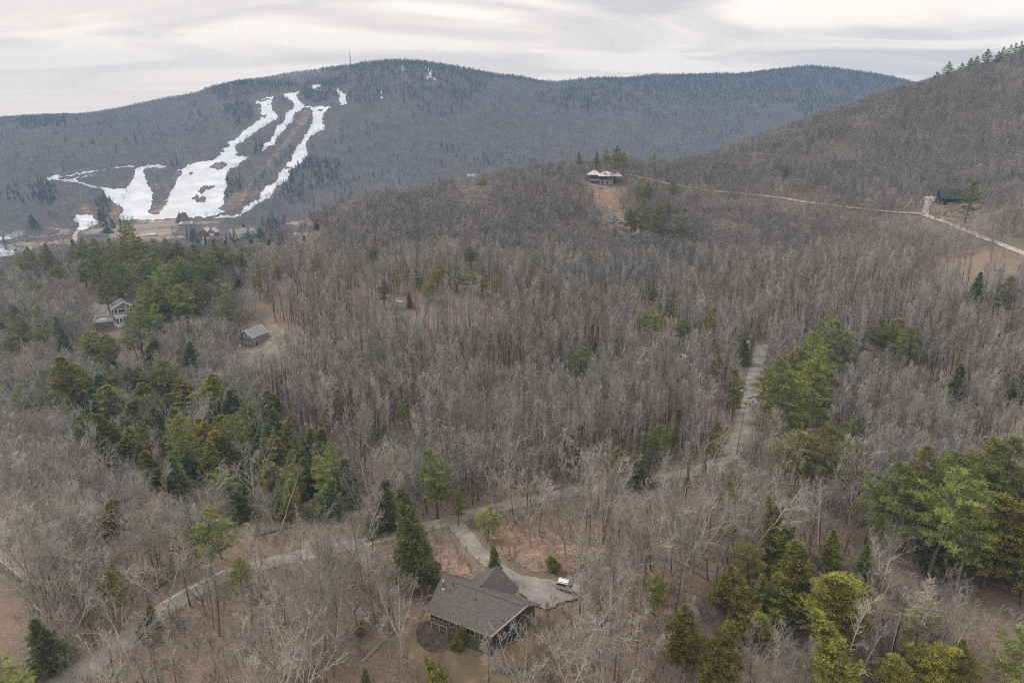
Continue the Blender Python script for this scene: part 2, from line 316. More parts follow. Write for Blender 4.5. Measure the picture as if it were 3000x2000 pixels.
class MB:
    def __init__(s): s.v = []; s.f = []
    def add(s, V, F):
        b = len(s.v); s.v += [tuple(p) for p in V]; s.f += [tuple(i + b for i in f) for f in F]; return s
    def box(s, x0, x1, y0, y1, z0, z1):
        return s.add([(x0,y0,z0),(x1,y0,z0),(x1,y1,z0),(x0,y1,z0),(x0,y0,z1),(x1,y0,z1),(x1,y1,z1),(x0,y1,z1)],
                     [(0,3,2,1),(4,5,6,7),(0,1,5,4),(1,2,6,5),(2,3,7,6),(3,0,4,7)])
    def prism(s, poly, h0, h1, axis='z'):
        n = len(poly)
        mk = {'z': lambda p, h: (p[0], p[1], h), 'x': lambda p, h: (h, p[0], p[1]), 'y': lambda p, h: (p[0], h, p[1])}[axis]
        V = [mk(p, h0) for p in poly] + [mk(p, h1) for p in poly]
        F = [tuple(range(n))[::-1], tuple(range(n, 2*n))] + [(i, (i+1) % n, n + (i+1) % n, n + i) for i in range(n)]
        return s.add(V, F)
    def bar(s, p, q, r, n=6, r2=None):
        p = Vector(p); q = Vector(q); d = (q - p).normalized(); r2 = r if r2 is None else r2
        a = d.orthogonal().normalized(); b = d.cross(a)
        V = [p + (a*math.cos(2*math.pi*i/n) + b*math.sin(2*math.pi*i/n))*r for i in range(n)] + [q + (a*math.cos(2*math.pi*i/n) + b*math.sin(2*math.pi*i/n))*r2 for i in range(n)]
        return s.add(V, [tuple(range(n))[::-1], tuple(range(n, 2*n))] + [(i, (i+1) % n, n+(i+1) % n, n+i) for i in range(n)])
    def quad_slab(s, a, b, c, d, t):
        """four corners of a top face, thickness t downwards along its normal"""
        a, b, c, d = map(Vector, (a, b, c, d)); n = (b - a).cross(d - a).normalized()
        if n.z < 0: n = -n
        V = [a, b, c, d] + [p - n * t for p in (a, b, c, d)]
        return s.add(V, [(0,1,2,3),(7,6,5,4),(0,4,5,1),(1,5,6,2),(2,6,7,3),(3,7,4,0)])
    def build(s, name, material, parent=None, loc=(0,0,0), rot=0.0, bevel=0):
        me = bpy.data.meshes.new(name); me.from_pydata([tuple(p) for p in s.v], [], s.f); me.validate()
        if material is not None: me.materials.append(material)
        import bmesh
        bm = bmesh.new(); bm.from_mesh(me); bmesh.ops.recalc_face_normals(bm, faces=bm.faces); bm.to_mesh(me); bm.free()
        o = link(name, me, parent, loc, rot)
        if bevel:
            md = o.modifiers.new('bevel', 'BEVEL'); md.width = bevel; md.segments = 2
        return o
def inpoly(u, v, poly):
    c = np.zeros(np.shape(u), bool); n = len(poly); j = n - 1
    for i in range(n):
        xi, yi = poly[i]; xj, yj = poly[j]
        if yi != yj:
            c ^= ((yi > v) != (yj > v)) & (u < (xj - xi) * (v - yi) / (yj - yi) + xi)
        j = i
    return c

# ------------------------------------------------------------------ ground material: leaf litter near, grey-brown far woods floor
def ground_mat():
    m = bpy.data.materials.new('forest_floor'); m.use_nodes = True; n, l = m.node_tree.nodes, m.node_tree.links
    b = n['Principled BSDF']; b.inputs['Roughness'].default_value = 0.95; b.inputs['Specular IOR Level'].default_value = 0.15
    tc = n.new('ShaderNodeTexCoord')
    def noise(sc_, det, c1, c2, p=(0.35, 0.65)):
        z = n.new('ShaderNodeTexNoise'); z.inputs['Scale'].default_value = sc_; z.inputs['Detail'].default_value = det; z.inputs['Roughness'].default_value = 0.65
        l.new(tc.outputs['Object'], z.inputs['Vector']); r = n.new('ShaderNodeValToRGB'); l.new(z.outputs[0], r.inputs[0])
        r.color_ramp.elements[0].position = p[0]; r.color_ramp.elements[1].position = p[1]
        r.color_ramp.elements[0].color = (*c1, 1); r.color_ramp.elements[1].color = (*c2, 1); return r.outputs[0], z.outputs[0]
    near, nh = noise(3.4, 12, (0.14, 0.10, 0.076), (0.38, 0.275, 0.205))
    patch, _ = noise(0.05, 6, (0.0, 0.0, 0.0), (1, 1, 1), (0.42, 0.62))
    grn, _ = noise(1.9, 10, (0.115, 0.095, 0.07), (0.27, 0.215, 0.165))
    mx = n.new('ShaderNodeMixRGB'); l.new(patch, mx.inputs[0]); l.new(near, mx.inputs[1]); l.new(grn, mx.inputs[2])
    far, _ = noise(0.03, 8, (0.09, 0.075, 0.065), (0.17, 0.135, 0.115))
    # far woods floor beyond the knolls: blends to a darker grey-brown with distance ahead
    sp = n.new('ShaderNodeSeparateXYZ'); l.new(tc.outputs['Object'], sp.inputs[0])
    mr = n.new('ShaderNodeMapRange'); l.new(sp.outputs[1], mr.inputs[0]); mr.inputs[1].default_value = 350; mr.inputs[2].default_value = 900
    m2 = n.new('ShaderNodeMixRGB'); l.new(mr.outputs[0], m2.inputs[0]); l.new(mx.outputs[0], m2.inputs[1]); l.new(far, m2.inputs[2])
    l.new(m2.outputs[0], b.inputs['Base Color'])
    bp = n.new('ShaderNodeBump'); bp.inputs['Strength'].default_value = 0.5; bp.inputs['Distance'].default_value = 0.2
    l.new(nh, bp.inputs['Height']); l.new(bp.outputs[0], b.inputs['Normal'])
    return m
_X = _XX; _Z = ZC + TAU * _YY
_V3 = np.stack([_X, np.broadcast_to(_YY, _X.shape), _Z], -1).reshape(-1, 3)
_ii = np.arange(NT * NS).reshape(NT, NS)
_F4 = np.stack([_ii[:-1, :-1], _ii[:-1, 1:], _ii[1:, 1:], _ii[1:, :-1]], -1).reshape(-1, 4)
tag(link('ground', mesh_np('ground', _V3, _F4, ground_mat(), True)), kind='structure')

# ------------------------------------------------------------------ outlines read off the photo (3000 x 2000), laid on the terrain
def A(pts): return [(100 + x / 4.356, 400 + y / 4.356) for x, y in pts]
def B(pts): return [(550 + x / 4.356, 220 + y / 4.356) for x, y in pts]
def C(pts): return [(x / 1.96, y / 1.96) for x, y in pts]
def E(pts): return [(x / 6.72, 640 + y / 6.72) for x, y in pts]
def patch(name, polys, material, step=3.0, lift=0.3, holes=(), rough=0.0, kind='structure', thresh=None, label=None, cat=None, seed=0, group=None):
    us = [p[0] for q in polys for p in q]; vs = [p[1] for q in polys for p in q]
    u = np.arange(min(us) - 2*step, max(us) + 2*step, step); v = np.arange(min(vs) - 2*step, max(vs) + 2*step, step)
    U, W = np.meshgrid(u, v); ju = U + rough * vnoise(U / 9 + seed, W / 9) * 2 + rough * vnoise(U / 3.5 + seed, W / 3.5); jw = W + rough * vnoise(U / 9 + 33, W / 9 + seed) * 1.5
    inside = np.zeros(U.shape, bool)
    for q in polys: inside |= inpoly(ju, jw, q)
    for q in holes: inside &= ~inpoly(ju, jw, q)
    x, y, z = hit(U.ravel(), W.ravel()); x = x.reshape(U.shape); y = y.reshape(U.shape)
    z = zat(np.nan_to_num(x, nan=0.0), np.nan_to_num(y, nan=100.0)) + lift
    ok = inside & ~np.isnan(x)
    c = ok[:-1, :-1] & ok[1:, :-1] & ok[:-1, 1:] & ok[1:, 1:]
    ys = np.stack([y[:-1, :-1], y[1:, :-1], y[:-1, 1:], y[1:, 1:]]); c &= (np.nanmax(np.nan_to_num(ys, nan=1e9), 0) - np.nanmin(np.nan_to_num(ys, nan=1e9), 0)) < 0.12 * np.nan_to_num(y[:-1, :-1], nan=1)
    idx = np.arange(U.size).reshape(U.shape)
    F = np.stack([idx[:-1, :-1], idx[1:, :-1], idx[1:, 1:], idx[:-1, 1:]], -1)[c]
    used, inv = np.unique(F, return_inverse=True)
    V = np.stack([x.ravel()[used], y.ravel()[used], z.ravel()[used]], -1)
    o = link(name, mesh_np(name, V, inv.reshape(-1, 4), material, True))
    return tag(o, label, cat, group, kind)
def F_(pts): return list(pts)
SNOW = [
 A([(165,535),(250,505),(400,500),(560,465),(700,440),(850,428),(1000,405),(1150,380),(1300,370),(1270,405),(1150,408),(1000,422),(860,436),(740,470),(600,490),(450,512),(340,522),(300,545),(330,555),(430,545),(600,522),(740,485),(750,497),(620,532),(520,562),(560,590),(480,592),(330,578),(170,565)]),
 A([(450,560),(520,560),(640,600),(800,640),(950,655),(1080,665),(1170,655),(1210,610),(1290,480),(1260,430),(1330,395),(1440,362),(1690,365),(1690,410),(1500,405),(1415,420),(1410,490),(1440,570),(1470,650),(1510,720),(1520,860),(1480,920),(1450,965),(1480,990),(1640,985),(1800,1000),(1800,1060),(1600,1068),(1100,1078),(1080,1020),(1130,950),(1100,900),(1000,840),(920,780),(900,700),(840,660),(740,670),(560,600),(450,580)]),
 A([(1450,975),(1590,995),(1660,890),(1720,820),(1600,870),(1680,820),(1740,750),(1730,700),(1790,650),(1800,580),(1880,490),(1870,440),(1800,435),(1960,385)])
 + B([(0,1140),(150,1110),(350,1080),(370,1050),(430,1020),(395,995),(470,975),(425,945),(550,900),(480,870),(600,820),(700,730),(850,610),(930,560),(870,520),(860,440),(850,370),(890,310),(1000,290),(1110,280),(1080,360),(1080,430),(1150,500),(1150,560),(1000,650),(850,740),(740,830),(660,880),(610,930),(640,980),(610,1020),(650,1035),(760,1040),(800,1030),(720,1100),(640,1170),(570,1200),(510,1240),(490,1330),(500,1440),(480,1568)])
 + F_([(655,600),(641,612),(663,620),(622,636),(551,641),(434,646),(434,630)]),
 B([(1210,270),(1240,235),(1380,215),(1440,200),(1500,180),(1510,200),(1420,230),(1390,260),(1420,320),(1490,400),(1620,405),(1820,395),(1820,420),(1780,470),(1730,520),(1740,600),(1755,700),(1650,740),(1570,800),(1530,880),(1530,980),(1540,1020),(1500,1060),(1480,1110),(1400,1160),(1380,1200),(1300,1180),(1230,1170),(1300,1110),(1350,990),(1400,920),(1470,830),(1500,750),(1560,660),(1590,560),(1590,480),(1550,430),(1490,420),(1470,440),(1380,500),(1330,600),(1240,700),(1150,800),(1110,900),(1030,930),(980,960),(950,980),(940,930),(980,880),(1050,830),(1070,780),(1110,730),(1130,650),(1210,610),(1240,520),(1270,460),(1340,440),(1360,380),(1270,310)]),
 B([(1230,1190),(1340,1190),(1300,1240),(1320,1290),(1240,1380),(1150,1420),(1120,1500),(1050,1568)]) + F_([(770,592),(735,617),(709,632),(690,640),(612,641),(645,632),(699,629),(714,607),(760,582)]) + B([(930,1500),(1000,1420),(1130,1370),(1160,1290),(1150,1250)]),
 B([(1550,150),(1600,125),(1720,120),(1700,160),(1640,190),(1780,190),(1780,203),(1620,203)]),
 B([(1870,190),(1930,185),(1950,170),(1940,200),(2030,240),(2040,290),(2020,350),(2050,388),(1940,388),(1930,330),(1900,310),(1950,280),(1900,220)]),
]
SNOW_LOW = [A([(510,1010),(580,995),(740,1010),(790,1065),(840,1080),(830,1120),(700,1160),(680,1195),(560,1200),(540,1190),(570,1140),(560,1110),(480,1080),(520,1040)]),
            A([(790,965),(860,955),(890,975),(880,1000),(820,990)])]
HOLES = [B([(280,1190),(350,1135),(440,1125),(500,1140),(460,1190),(360,1205)]), B([(155,1450),(200,1425),(340,1425),(280,1460),(170,1480)]),
         B([(130,1490),(215,1480),(180,1520)]), C([(1105,1150),(1130,1120),(1140,1140),(1180,1135),(1170,1165)]), B([(890,318),(1050,318),(900,337)]),
         B([(860,380),(910,375),(930,430),(880,440)]), B([(870,450),(930,455),(960,520),(890,540)]), B([(950,515),(1000,515),(985,545)]), B([(20,1250),(85,1238),(40,1275)]),
         B([(1660,462),(1740,455),(1720,475)]), B([(1010,368),(1045,366),(1020,380)]), A([(1460,970),(1490,920),(1530,850),(1590,880),(1580,905),(1640,905),(1590,985),(1500,990)])]
SUMMIT = [F_([(1245,205),(1260,200),(1270,215),(1278,232),(1272,240),(1255,228)]), F_([(1170,200),(1195,199),(1198,206),(1178,208)]), F_([(1112,272),(1122,270),(1125,290),(1118,295)])]
patch('ski_slope', SNOW, M['snow'], 2.0, 0.9, HOLES, rough=4.0)
patch('ski_slope', SNOW_LOW, M['snow'], 2.0, 0.7, rough=3.0)
for k, q in enumerate(SUMMIT): patch('ice_ledge', [q], M['snow'], 1.6, 1.2, rough=9, seed=k * 7)
DIRT = [B([(1490,430),(1560,440),(1590,500),(1530,600),(1430,720),(1330,850),(1240,960),(1100,1090),(990,1210),(870,1330),(740,1568)]) + F_([(640,612),(625,612)]) + B([(650,1568),(760,1390),(880,1240),(1000,1090),(1150,930),(1300,740),(1400,600)]),
        B([(810,1190),(900,1165),(1050,1155),(1330,1168),(1300,1185),(1000,1190),(850,1200)]),
        A([(1000,845),(1060,860),(1130,930),(1080,1010),(1090,1080),(980,1080),(950,1000),(980,900)]), A([(590,880),(700,850),(720,960),(840,1000),(880,1080),(790,1060),(720,1000),(600,990)]),
        A([(1780,455),(1880,440),(1890,500),(1860,560),(1790,680),(1860,700),(1740,760),(1700,850),(1640,960),(1580,1000),(1440,985),(1500,900),(1600,870),(1740,690),(1790,560)]),
        B([(490,1250),(560,1240),(520,1300),(495,1320)]), F_([(640,612),(690,560),(735,575),(700,612),(665,618)]),
        HOLES[0], HOLES[1], HOLES[2], HOLES[3], B([(2050,700),(2120,710),(2110,770),(2060,780)])]
patch('bare_ground', DIRT, M['bare_dirt'], 3.0, 0.35, rough=3.0)
FIELDS = [E([(540,390),(560,350),(800,325),(980,320),(1160,300),(1170,250),(1400,240),(1400,340),(1150,350),(800,400)]), E([(240,500),(360,460),(450,470),(700,455),(960,450),(1400,415),(1420,520),(1100,540),(850,545),(690,610),(600,690),(540,620),(400,570),(280,530)]),
          E([(980,150),(1100,165),(1250,200),(1400,190),(1400,260),(1100,250),(980,210)]), E([(1550,260),(1800,210),(2352,180),(2352,300),(1900,330),(1600,330)]),
          F_([(340,672),(500,655),(540,662),(500,690),(400,700),(330,695)]), F_([(590,695),(618,693),(616,706),(590,715)]), F_([(672,670),(690,668),(745,672),(762,664),(765,690),(700,700),(672,698)]), F_([(380,640),(460,640),(600,646),(660,650),(600,660),(400,655)]),
          F_([(330,676),(430,690),(560,690),(570,700),(440,712),(300,712)]), F_([(820,655),(900,640),(960,660),(900,668)])]
patch('field', FIELDS, M['field'], 3.0, 0.5, rough=4.0, seed=3)
patch('parking_lot', [F_([(240,690),(262,672),(350,660),(500,648),(600,650),(660,642),(662,650),(560,662),(470,668),(300,690)])], M['gravel'], 3.0, 0.75, rough=1.5)
patch('gravel_road', [E([(1500,240),(1600,240),(1540,330),(1540,430),(1520,500),(1430,480),(1420,330)]), E([(960,445),(1180,430),(1400,408),(1400,425),(1180,448),(970,462)])], M['gravel_light'], 2.0, 0.95, rough=0.6)
patch('water', [E([(-60,240),(250,235),(540,235),(500,340),(330,390),(250,430),(-60,450)]), E([(-60,500),(250,510),(330,560),(560,600),(420,700),(250,760),(-60,790)])], M['water'], 3.0, 0.55)
patch('pond_ice', [E([(-60,350),(100,352),(200,375),(245,405),(180,430),(50,435),(-60,470)]), E([(-60,595),(60,592),(120,625),(330,625),(360,680),(250,745),(-60,785)])], M['ice'], 2.5, 0.85, rough=1.0)
def Q(pts): return [(x * 3000 / 2352, y * 3000 / 2352) for x, y in pts]
YARD1 = F_([(1190,1880),(1215,1820),(1250,1770),(1285,1800),(1300,1870),(1420,1930),(1560,1850),(1590,1760),(1660,1790),(1700,1860),(1640,1960),(1480,2010),(1250,2020),(1180,1960)])
patch('lawn', [YARD1], M['dry_grass'], 6, 0.12, rough=8)
patch('flower_bed', [F_([(1216,1850),(1230,1822),(1262,1815),(1300,1850),(1330,1890),(1300,1915),(1250,1910),(1222,1885)])], M['mulch'], 3, 0.2, rough=2)
patch('leaf_litter', [F_([(1180,1740),(1240,1640),(1310,1600),(1400,1680),(1330,1700),(1290,1680),(1240,1760),(1190,1800)]), F_([(1410,1560),(1560,1500),(1780,1520),(1760,1640),(1660,1690),(1560,1680),(1480,1640),(1430,1600)]), F_([(1780,1560),(2000,1600),(1980,1800),(1800,1900),(1740,1760)])], M['litter'], 7, 0.10, rough=16)
BARNYARD = Q([(490,835),(540,790),(560,740),(620,730),(700,780),(735,800),(700,850),(620,860),(560,850),(500,850)])
patch('barn_yard', [BARNYARD], M['yard'], 5, 0.25, rough=6, seed=2)
DRIVE2 = F_([(300,872),(330,866),(352,880),(345,905),(330,925),(275,930),(262,955),(258,975),(236,970),(240,930),(262,895)])
patch('driveway', [DRIVE2], M['gravel'], 3, 0.3, rough=1)
LEDGE = [F_([(1800,660),(1850,672),(1900,690),(1915,715),(1880,725),(1820,705),(1790,680)]), F_([(1760,600),(1800,610),(1830,660),(1790,660),(1765,630)])]
patch('rock_ledge', LEDGE, M['rock'], 4, 0.5, rough=8)
HILL = [F_([(1680,535),(1760,548),(1840,556),(1860,640),(1880,700),(1830,720),(1760,670),(1700,610),(1650,560)])]
patch('leaf_litter', HILL, M['litter'], 4, 0.3, rough=9, seed=4)
PAD5 = F_([(2697,625),(2705,600),(2703,583),(2712,576),(2765,578),(2758,590),(2735,592),(2722,612),(2725,632),(2700,640)])
patch('driveway', [PAD5], M['gravel_light'], 2.5, 0.45, rough=0.7)
BANK5 = F_([(2740,592),(2790,595),(2850,610),(2860,640),(2820,665),(2790,668),(2725,630),(2728,610)])
patch('leaf_litter', [BANK5], M['bare_dirt'], 3, 0.3, rough=3, seed=6)
patch('driveway', [F_([(1700,527),(1760,545),(1790,551),(1770,556),(1690,540),(1655,530)])], M['asphalt'], 2.5, 0.6, rough=1)
KEEP = SNOW + SNOW_LOW + DIRT + FIELDS + [BARNYARD, DRIVE2, PAD5, BANK5] + [F_([(1700,528),(1840,550),(1845,580),(1780,590),(1720,565)]), F_([(1735,585),(1800,590),(1835,650),(1850,690),(1800,700),(1760,665),(1735,620)]), LEDGE[0]] + \
       [E([(-60,235),(540,235),(500,340),(250,450),(-60,450)]), E([(-60,500),(330,520),(600,600),(420,700),(250,760),(-60,790)]), F_([(240,690),(350,655),(660,640),(662,650),(470,668),(300,700)]),
        E([(1400,200),(1650,200),(1560,520),(1400,520)]), F_([(590,660),(660,660),(660,715),(590,715)]), F_([(840,650),(905,640),(910,672),(840,672)])]

# ------------------------------------------------------------------ roads: ribbons of true width over the terrain
ROADPTS = []     # (x, y, halfwidth) for keeping trees off
def smooth_path(px, width, n=8):
    P = np.array([hit1(u, v)[:2] for u, v in px]); out = []
    for i in range(len(P) - 1):
        p0 = P[max(i-1, 0)]; p1 = P[i]; p2 = P[i+1]; p3 = P[min(i+2, len(P)-1)]
        for k in range(n):
            t = k / n
            out.append(0.5 * ((2*p1) + (-p0+p2)*t + (2*p0-5*p1+4*p2-p3)*t*t + (-p0+3*p1-3*p2+p3)*t**3))
    out.append(P[-1]); out = np.array(out)
    for _ in range(6): out[1:-1] = (out[:-2] + out[1:-1] * 2 + out[2:]) / 4
    return out
def road(name, px, width, material, lift=0.14, n=8, wob=0.25):
    c = smooth_path(px, width, n); d = np.gradient(c, axis=0); d /= np.linalg.norm(d, axis=1)[:, None] + 1e-9
    nr = np.stack([-d[:, 1], d[:, 0]], 1); m = 7; rows = []
    L = np.arange(len(c))
    for k in range(m):
        a = (k / (m - 1) - 0.5) * width * (1 + (wob * vnoise(L / 3.0 + k, L * 0 + 5.5 + width) if k in (0, m-1) else 0))
        q = c + nr * np.asarray(a).reshape(-1, 1); h = zat(q[:, 0], q[:, 1]) + lift + (0.05 if 0 < k < m-1 else -0.05)
        rows.append(np.c_[q, h])
    V = np.stack(rows, 1).reshape(-1, 3); idx = np.arange(len(c) * m).reshape(-1, m)
    F = np.stack([idx[:-1, :-1], idx[1:, :-1], idx[1:, 1:], idx[:-1, 1:]], -1).reshape(-1, 4)
    for q in c: ROADPTS.append((q[0], q[1], width / 2))
    return tag(link(name, mesh_np(name, V, F, material, True)), kind='structure')
ROAD1 = [(60,2090),(200,1990),(330,1905),(450,1810),(540,1745),(640,1695),(760,1655),(900,1622),(1050,1592),(1200,1555),(1340,1518),(1480,1482),(1620,1452),(1780,1424),(1950,1396),(2060,1374),(2130,1340),(2165,1290),(2182,1240),(2195,1190),(2203,1150),(2205,1115),(2222,1060),(2235,1010)]
road('road', ROAD1, 5.9, M['asphalt'])
road('driveway', [(1325,1522),(1360,1565),(1395,1610),(1440,1652),(1490,1685),(1545,1712)], 4.0, M['asphalt'], 0.20)
patch('driveway', [F_([(1490,1672),(1540,1690),(1620,1700),(1700,1722),(1710,1750),(1660,1765),(1600,1790),(1570,1780),(1520,1745),(1510,1715)])], M['asphalt'], 3, 0.34, rough=5)
road('road', [(3060,768),(3000,746),(2900,705),(2810,668),(2740,642),(2700,628),(2640,624),(2560,617),(2480,608),(2400,598),(2300,583),(2200,571),(2100,561),(2000,547),(1930,533),(1870,520),(1830,512)], 3.3, M['gravel_light'], 0.45)
patch('driveway', [F_([(2195,1115),(2235,1108),(2240,1130),(2225,1165),(2185,1170),(2180,1130)])], M['asphalt'], 4, 0.5, rough=2)
ROADPTS = np.array(ROADPTS)

ORD = ['first', 'second', 'third', 'fourth', 'fifth', 'sixth', 'seventh', 'eighth', 'ninth', 'tenth', 'eleventh', 'twelfth', 'thirteenth', 'fourteenth', 'fifteenth', 'sixteenth', 'seventeenth', 'eighteenth', 'nineteenth', 'twentieth',
       'twenty-first', 'twenty-second', 'twenty-third', 'twenty-fourth', 'twenty-fifth', 'twenty-sixth', 'twenty-seventh', 'twenty-eighth', 'twenty-ninth', 'thirtieth', 'thirty-first', 'thirty-second', 'thirty-third', 'thirty-fourth', 'thirty-fifth', 'thirty-sixth']

# ------------------------------------------------------------------ buildings
def window(root, face, a, zc, w, h, L, W, trim, mullions=1, pane=None, name='window'):
    """face 'x+','x-','y+','y-' of a body L x W; a along the wall, zc the middle height"""
    sx = face[0]; sg = 1 if face[1] == '+' else -1; fw = 0.14 if trim is not M['trim_white'] else 0.2
    def bx(m, a0, a1, z0, z1, d0, d1):
        d0, d1 = sorted((sg * d0, sg * d1))
        if sx == 'x': m.box(d0, d1, a0, a1, z0, z1)
        else: m.box(a0, a1, d0, d1, z0, z1)
    D = (L if sx == 'x' else W) / 2
    m = MB(); x0, x1, z0, z1 = a - w/2, a + w/2, zc - h/2, zc + h/2
    bx(m, x0 - fw, x0, z0 - fw, z1 + fw, D, D + .09); bx(m, x1, x1 + fw, z0 - fw, z1 + fw, D, D + .09)
    bx(m, x0, x1, z0 - fw, z0, D, D + .10); bx(m, x0, x1, z1, z1 + fw, D, D + .10)
    for k in range(1, mullions + 1):
        q = x0 + (x1 - x0) * k / (mullions + 1); bx(m, q - .035, q + .035, z0, z1, D + .03, D + .08)
    fr = m.build(name, trim, root)
    p = MB(); bx(p, x0, x1, z0, z1, D + .004, D + .03); p.build('pane', pane or M['glass'], fr)
    return fr
def gable_walls(root, L, W, he, hr, wall, base=-1.6, x0=None, x1=None, name='wall'):
    x0 = -L/2 if x0 is None else x0; x1 = L/2 if x1 is None else x1
    return MB().prism([(-W/2, base), (W/2, base), (W/2, he), (0, hr), (-W/2, he)], x0, x1, 'x').build(name, wall, root)
def gable_roof(root, L, W, he, hr, roof, trim=None, ov=.45, ovx=.45, t=.22, name='roof'):
    sl = (hr - he) / (W / 2); m = MB(); xx = L/2 + ovx; yy = W/2 + ov; ze = he - sl * ov + .16; zr = hr + .16
    m.quad_slab((-xx, -yy, ze), (xx, -yy, ze), (xx, 0, zr), (-xx, 0, zr), t)
    m.quad_slab((-xx, yy, ze), (-xx, 0, zr), (xx, 0, zr), (xx, yy, ze), t)
    r = m.build(name, roof, root)
    if trim:
        b = MB()
        for s in (-1, 1):
            for x in (-xx - .05, xx + .004):
                b.prism([(s*yy, ze - .5), (s*yy, ze + .03), (0, zr + .03), (0, zr - .5)], x, x + .046, 'x')
            b.box(-xx, xx, *(sorted((s * yy + s*.004, s * yy + s * .05))), ze - .3, ze + .01)
        b.build('fascia', trim, r)
    return r
def at_px(u, v, y=None):
    return hit1(u, v)
def gable_house(name, label, cat, u, v, rot, L, W, he, hr, wall, roof, trim, wins=(), doors=(), chimney=None, group=None, ov=.45, shift=(0, 0), sink=0.0):
    x, y, z = hit1(u, v); c, s = math.cos(R(rot)), math.sin(R(rot)); x += shift[0] * c - shift[1] * s; y += shift[0] * s + shift[1] * c
    e = empty(name, (x, y, z - sink), R(rot), label, cat, group)
    gable_walls(e, L, W, he, hr, wall, base=-4); rf = gable_roof(e, L, W, he, hr, roof, trim, ov)
    for (f, a, zc, w, h, mu) in wins: window(e, f, a, zc, w, h, L, W, trim, mu)
    for (f, a, w, h, mt) in doors: window(e, f, a, h/2, w, h, L, W, trim, 0, mt, 'door')
    if chimney:
        cx, cy, ch = chimney; k = MB().box(cx-.45, cx+.45, cy-.4, cy+.4, he, hr + ch).build('chimney', M['brick'], e); MB().box(cx-.55, cx+.55, cy-.5, cy+.5, hr + ch, hr + ch + .18).build('cap', M['metal'], k)
    return e

# ---- the brown-roofed house near the drone
HX, HY, HZ, HR = -5.3, 102.5, 2.0, -27.8
h1 = empty('brown_roofed_house', (HX, HY, HZ), R(HR), 'large house with brown shingle roof and screened porch at the end of a driveway', 'house')
HL, HW, HE, HRD = 16.2, 10.2, 5.0, 8.65
_a, _z = HW/2, -1.6
MB().add([(-4.5,-_a,_z),(4.3,-_a,_z),(8.0,0,_z),(8.0,_a,_z),(-4.5,_a,_z),(-4.5,-_a,HE),(4.3,-_a,HE),(8.0,0,HRD),(8.0,_a,HE),(-4.5,_a,HE),(-4.5,0,HRD),(-4.5,0,_z)],
 [(0,1,6,5),(1,2,7,6),(2,3,8,7),(3,4,9,8),(4,11,10,9),(11,0,5,10),(5,6,7,10),(10,7,8,9),(0,11,2,1),(11,4,3,2)]).build('wall', M['wall_olive'], h1)
def slope_z(y): return HRD - (HRD - HE) / (HW / 2) * abs(y)
# porch end: floor on posts, screened bays under the same roof
pf = MB().box(-8.1, -4.504, -5.0, 5.0, 2.05, 2.35); pf.build('porch_floor', M['trim_tan'], h1)
MB().box(-8.08, -4.51, -4.98, 4.98, 2.354, 2.36).build('porch_deck', M['deck'], h1)
for k, (px_, py_) in enumerate(((-8.0, -4.9), (-6.3, -4.9), (-4.7, -4.9), (-8.0, 0), (-8.0, 4.9), (-4.7, 4.9))):
    MB().box(px_-.11, px_+.11, py_-.11, py_+.11, -1.5, 2.05).build('porch_post', M['trim_tan'], h1)
for k in range(4):
    a0 = -8.1 + k * .9; m = MB()
    m.box(a0, a0+.09, -5.08, -4.98, 2.35, 4.75); m.box(a0 + .09, a0+.9, -5.07, -4.99, 4.6, 4.75); m.box(a0+.09, a0+.9, -5.07, -4.99, 3.1, 3.2)
    fr = m.build('screen_bay', M['trim_tan'], h1)
    MB().box(a0+.09, a0+.9, -5.04, -5.01, 3.2, 4.6).build('screen', M['screen'], fr); MB().box(a0+.09, a0+.9, -5.05, -5.0, 2.35, 3.1).build('kick_panel', M['wall_olive'], fr)
for k in range(5):
    a0 = -4.9 + k * 1.96; m = MB(); zt = min(slope_z(a0), slope_z(a0 + 1.96)) - .1
    m.box(-8.1, -8.02, a0, a0+.09, 2.35, zt); m.box(-8.09, -8.03, a0+.09, a0+1.96, 3.1, 3.2)
    fr = m.build('screen_bay', M['trim_tan'], h1)
    MB().box(-8.07, -8.05, a0+.09, a0+1.96, 3.2, zt).build('screen', M['screen'], fr); MB().box(-8.08, -8.04, a0+.09, a0+1.96, 2.35, 3.1).build('kick_panel', M['wall_olive'], fr)
MB().prism([(-3.6, 6.0), (3.6, 6.0), (0, HRD - .1)], -8.05, -7.95, 'x').build('gable_panel', M['wall_olive'], h1)
m = MB(); yy = HW/2 + .55; sl = (HRD - HE)/(HW/2); ze = HE - sl*.55 + .16; zr = HRD + .16
m.quad_slab((-8.45, -yy, ze), (4.9, -yy, ze), (9.1, 0, zr), (-8.45, 0, zr), .26)
m.quad_slab((-8.45, yy, ze), (-8.45, 0, zr), (9.1, 0, zr), (9.1, yy, ze), .26)
m.quad_slab((-5.9, -.5, zr - sl*.5 + .14), (8.5, -.5, zr - sl*.5 + .14), (9.12, 0, zr + .16), (-5.9, 0, zr + .16), .1)
r1 = m.build('roof', M['shingle_brown'], h1)
b = MB()
for s_ in (-1, 1):
    b.prism([(s_*yy, ze-.3), (s_*yy, ze+.02), (0, zr+.18), (0, zr-.3)], -8.5, -8.454, 'x')
    b.box(-8.45, 4.9 if s_ < 0 else 9.1, *sorted((s_*yy + s_*.004, s_*yy + s_*.06)), ze-.26, ze-.01)
b.prism([(yy, ze-.3), (yy, ze+.02), (0, zr+.18), (0, zr-.3)], 9.104, 9.15, 'x')
b.bar((4.95, -yy, ze-.1), (9.15, 0, zr-.1), .16, 4)
b.build('fascia', M['trim_tan'], r1)
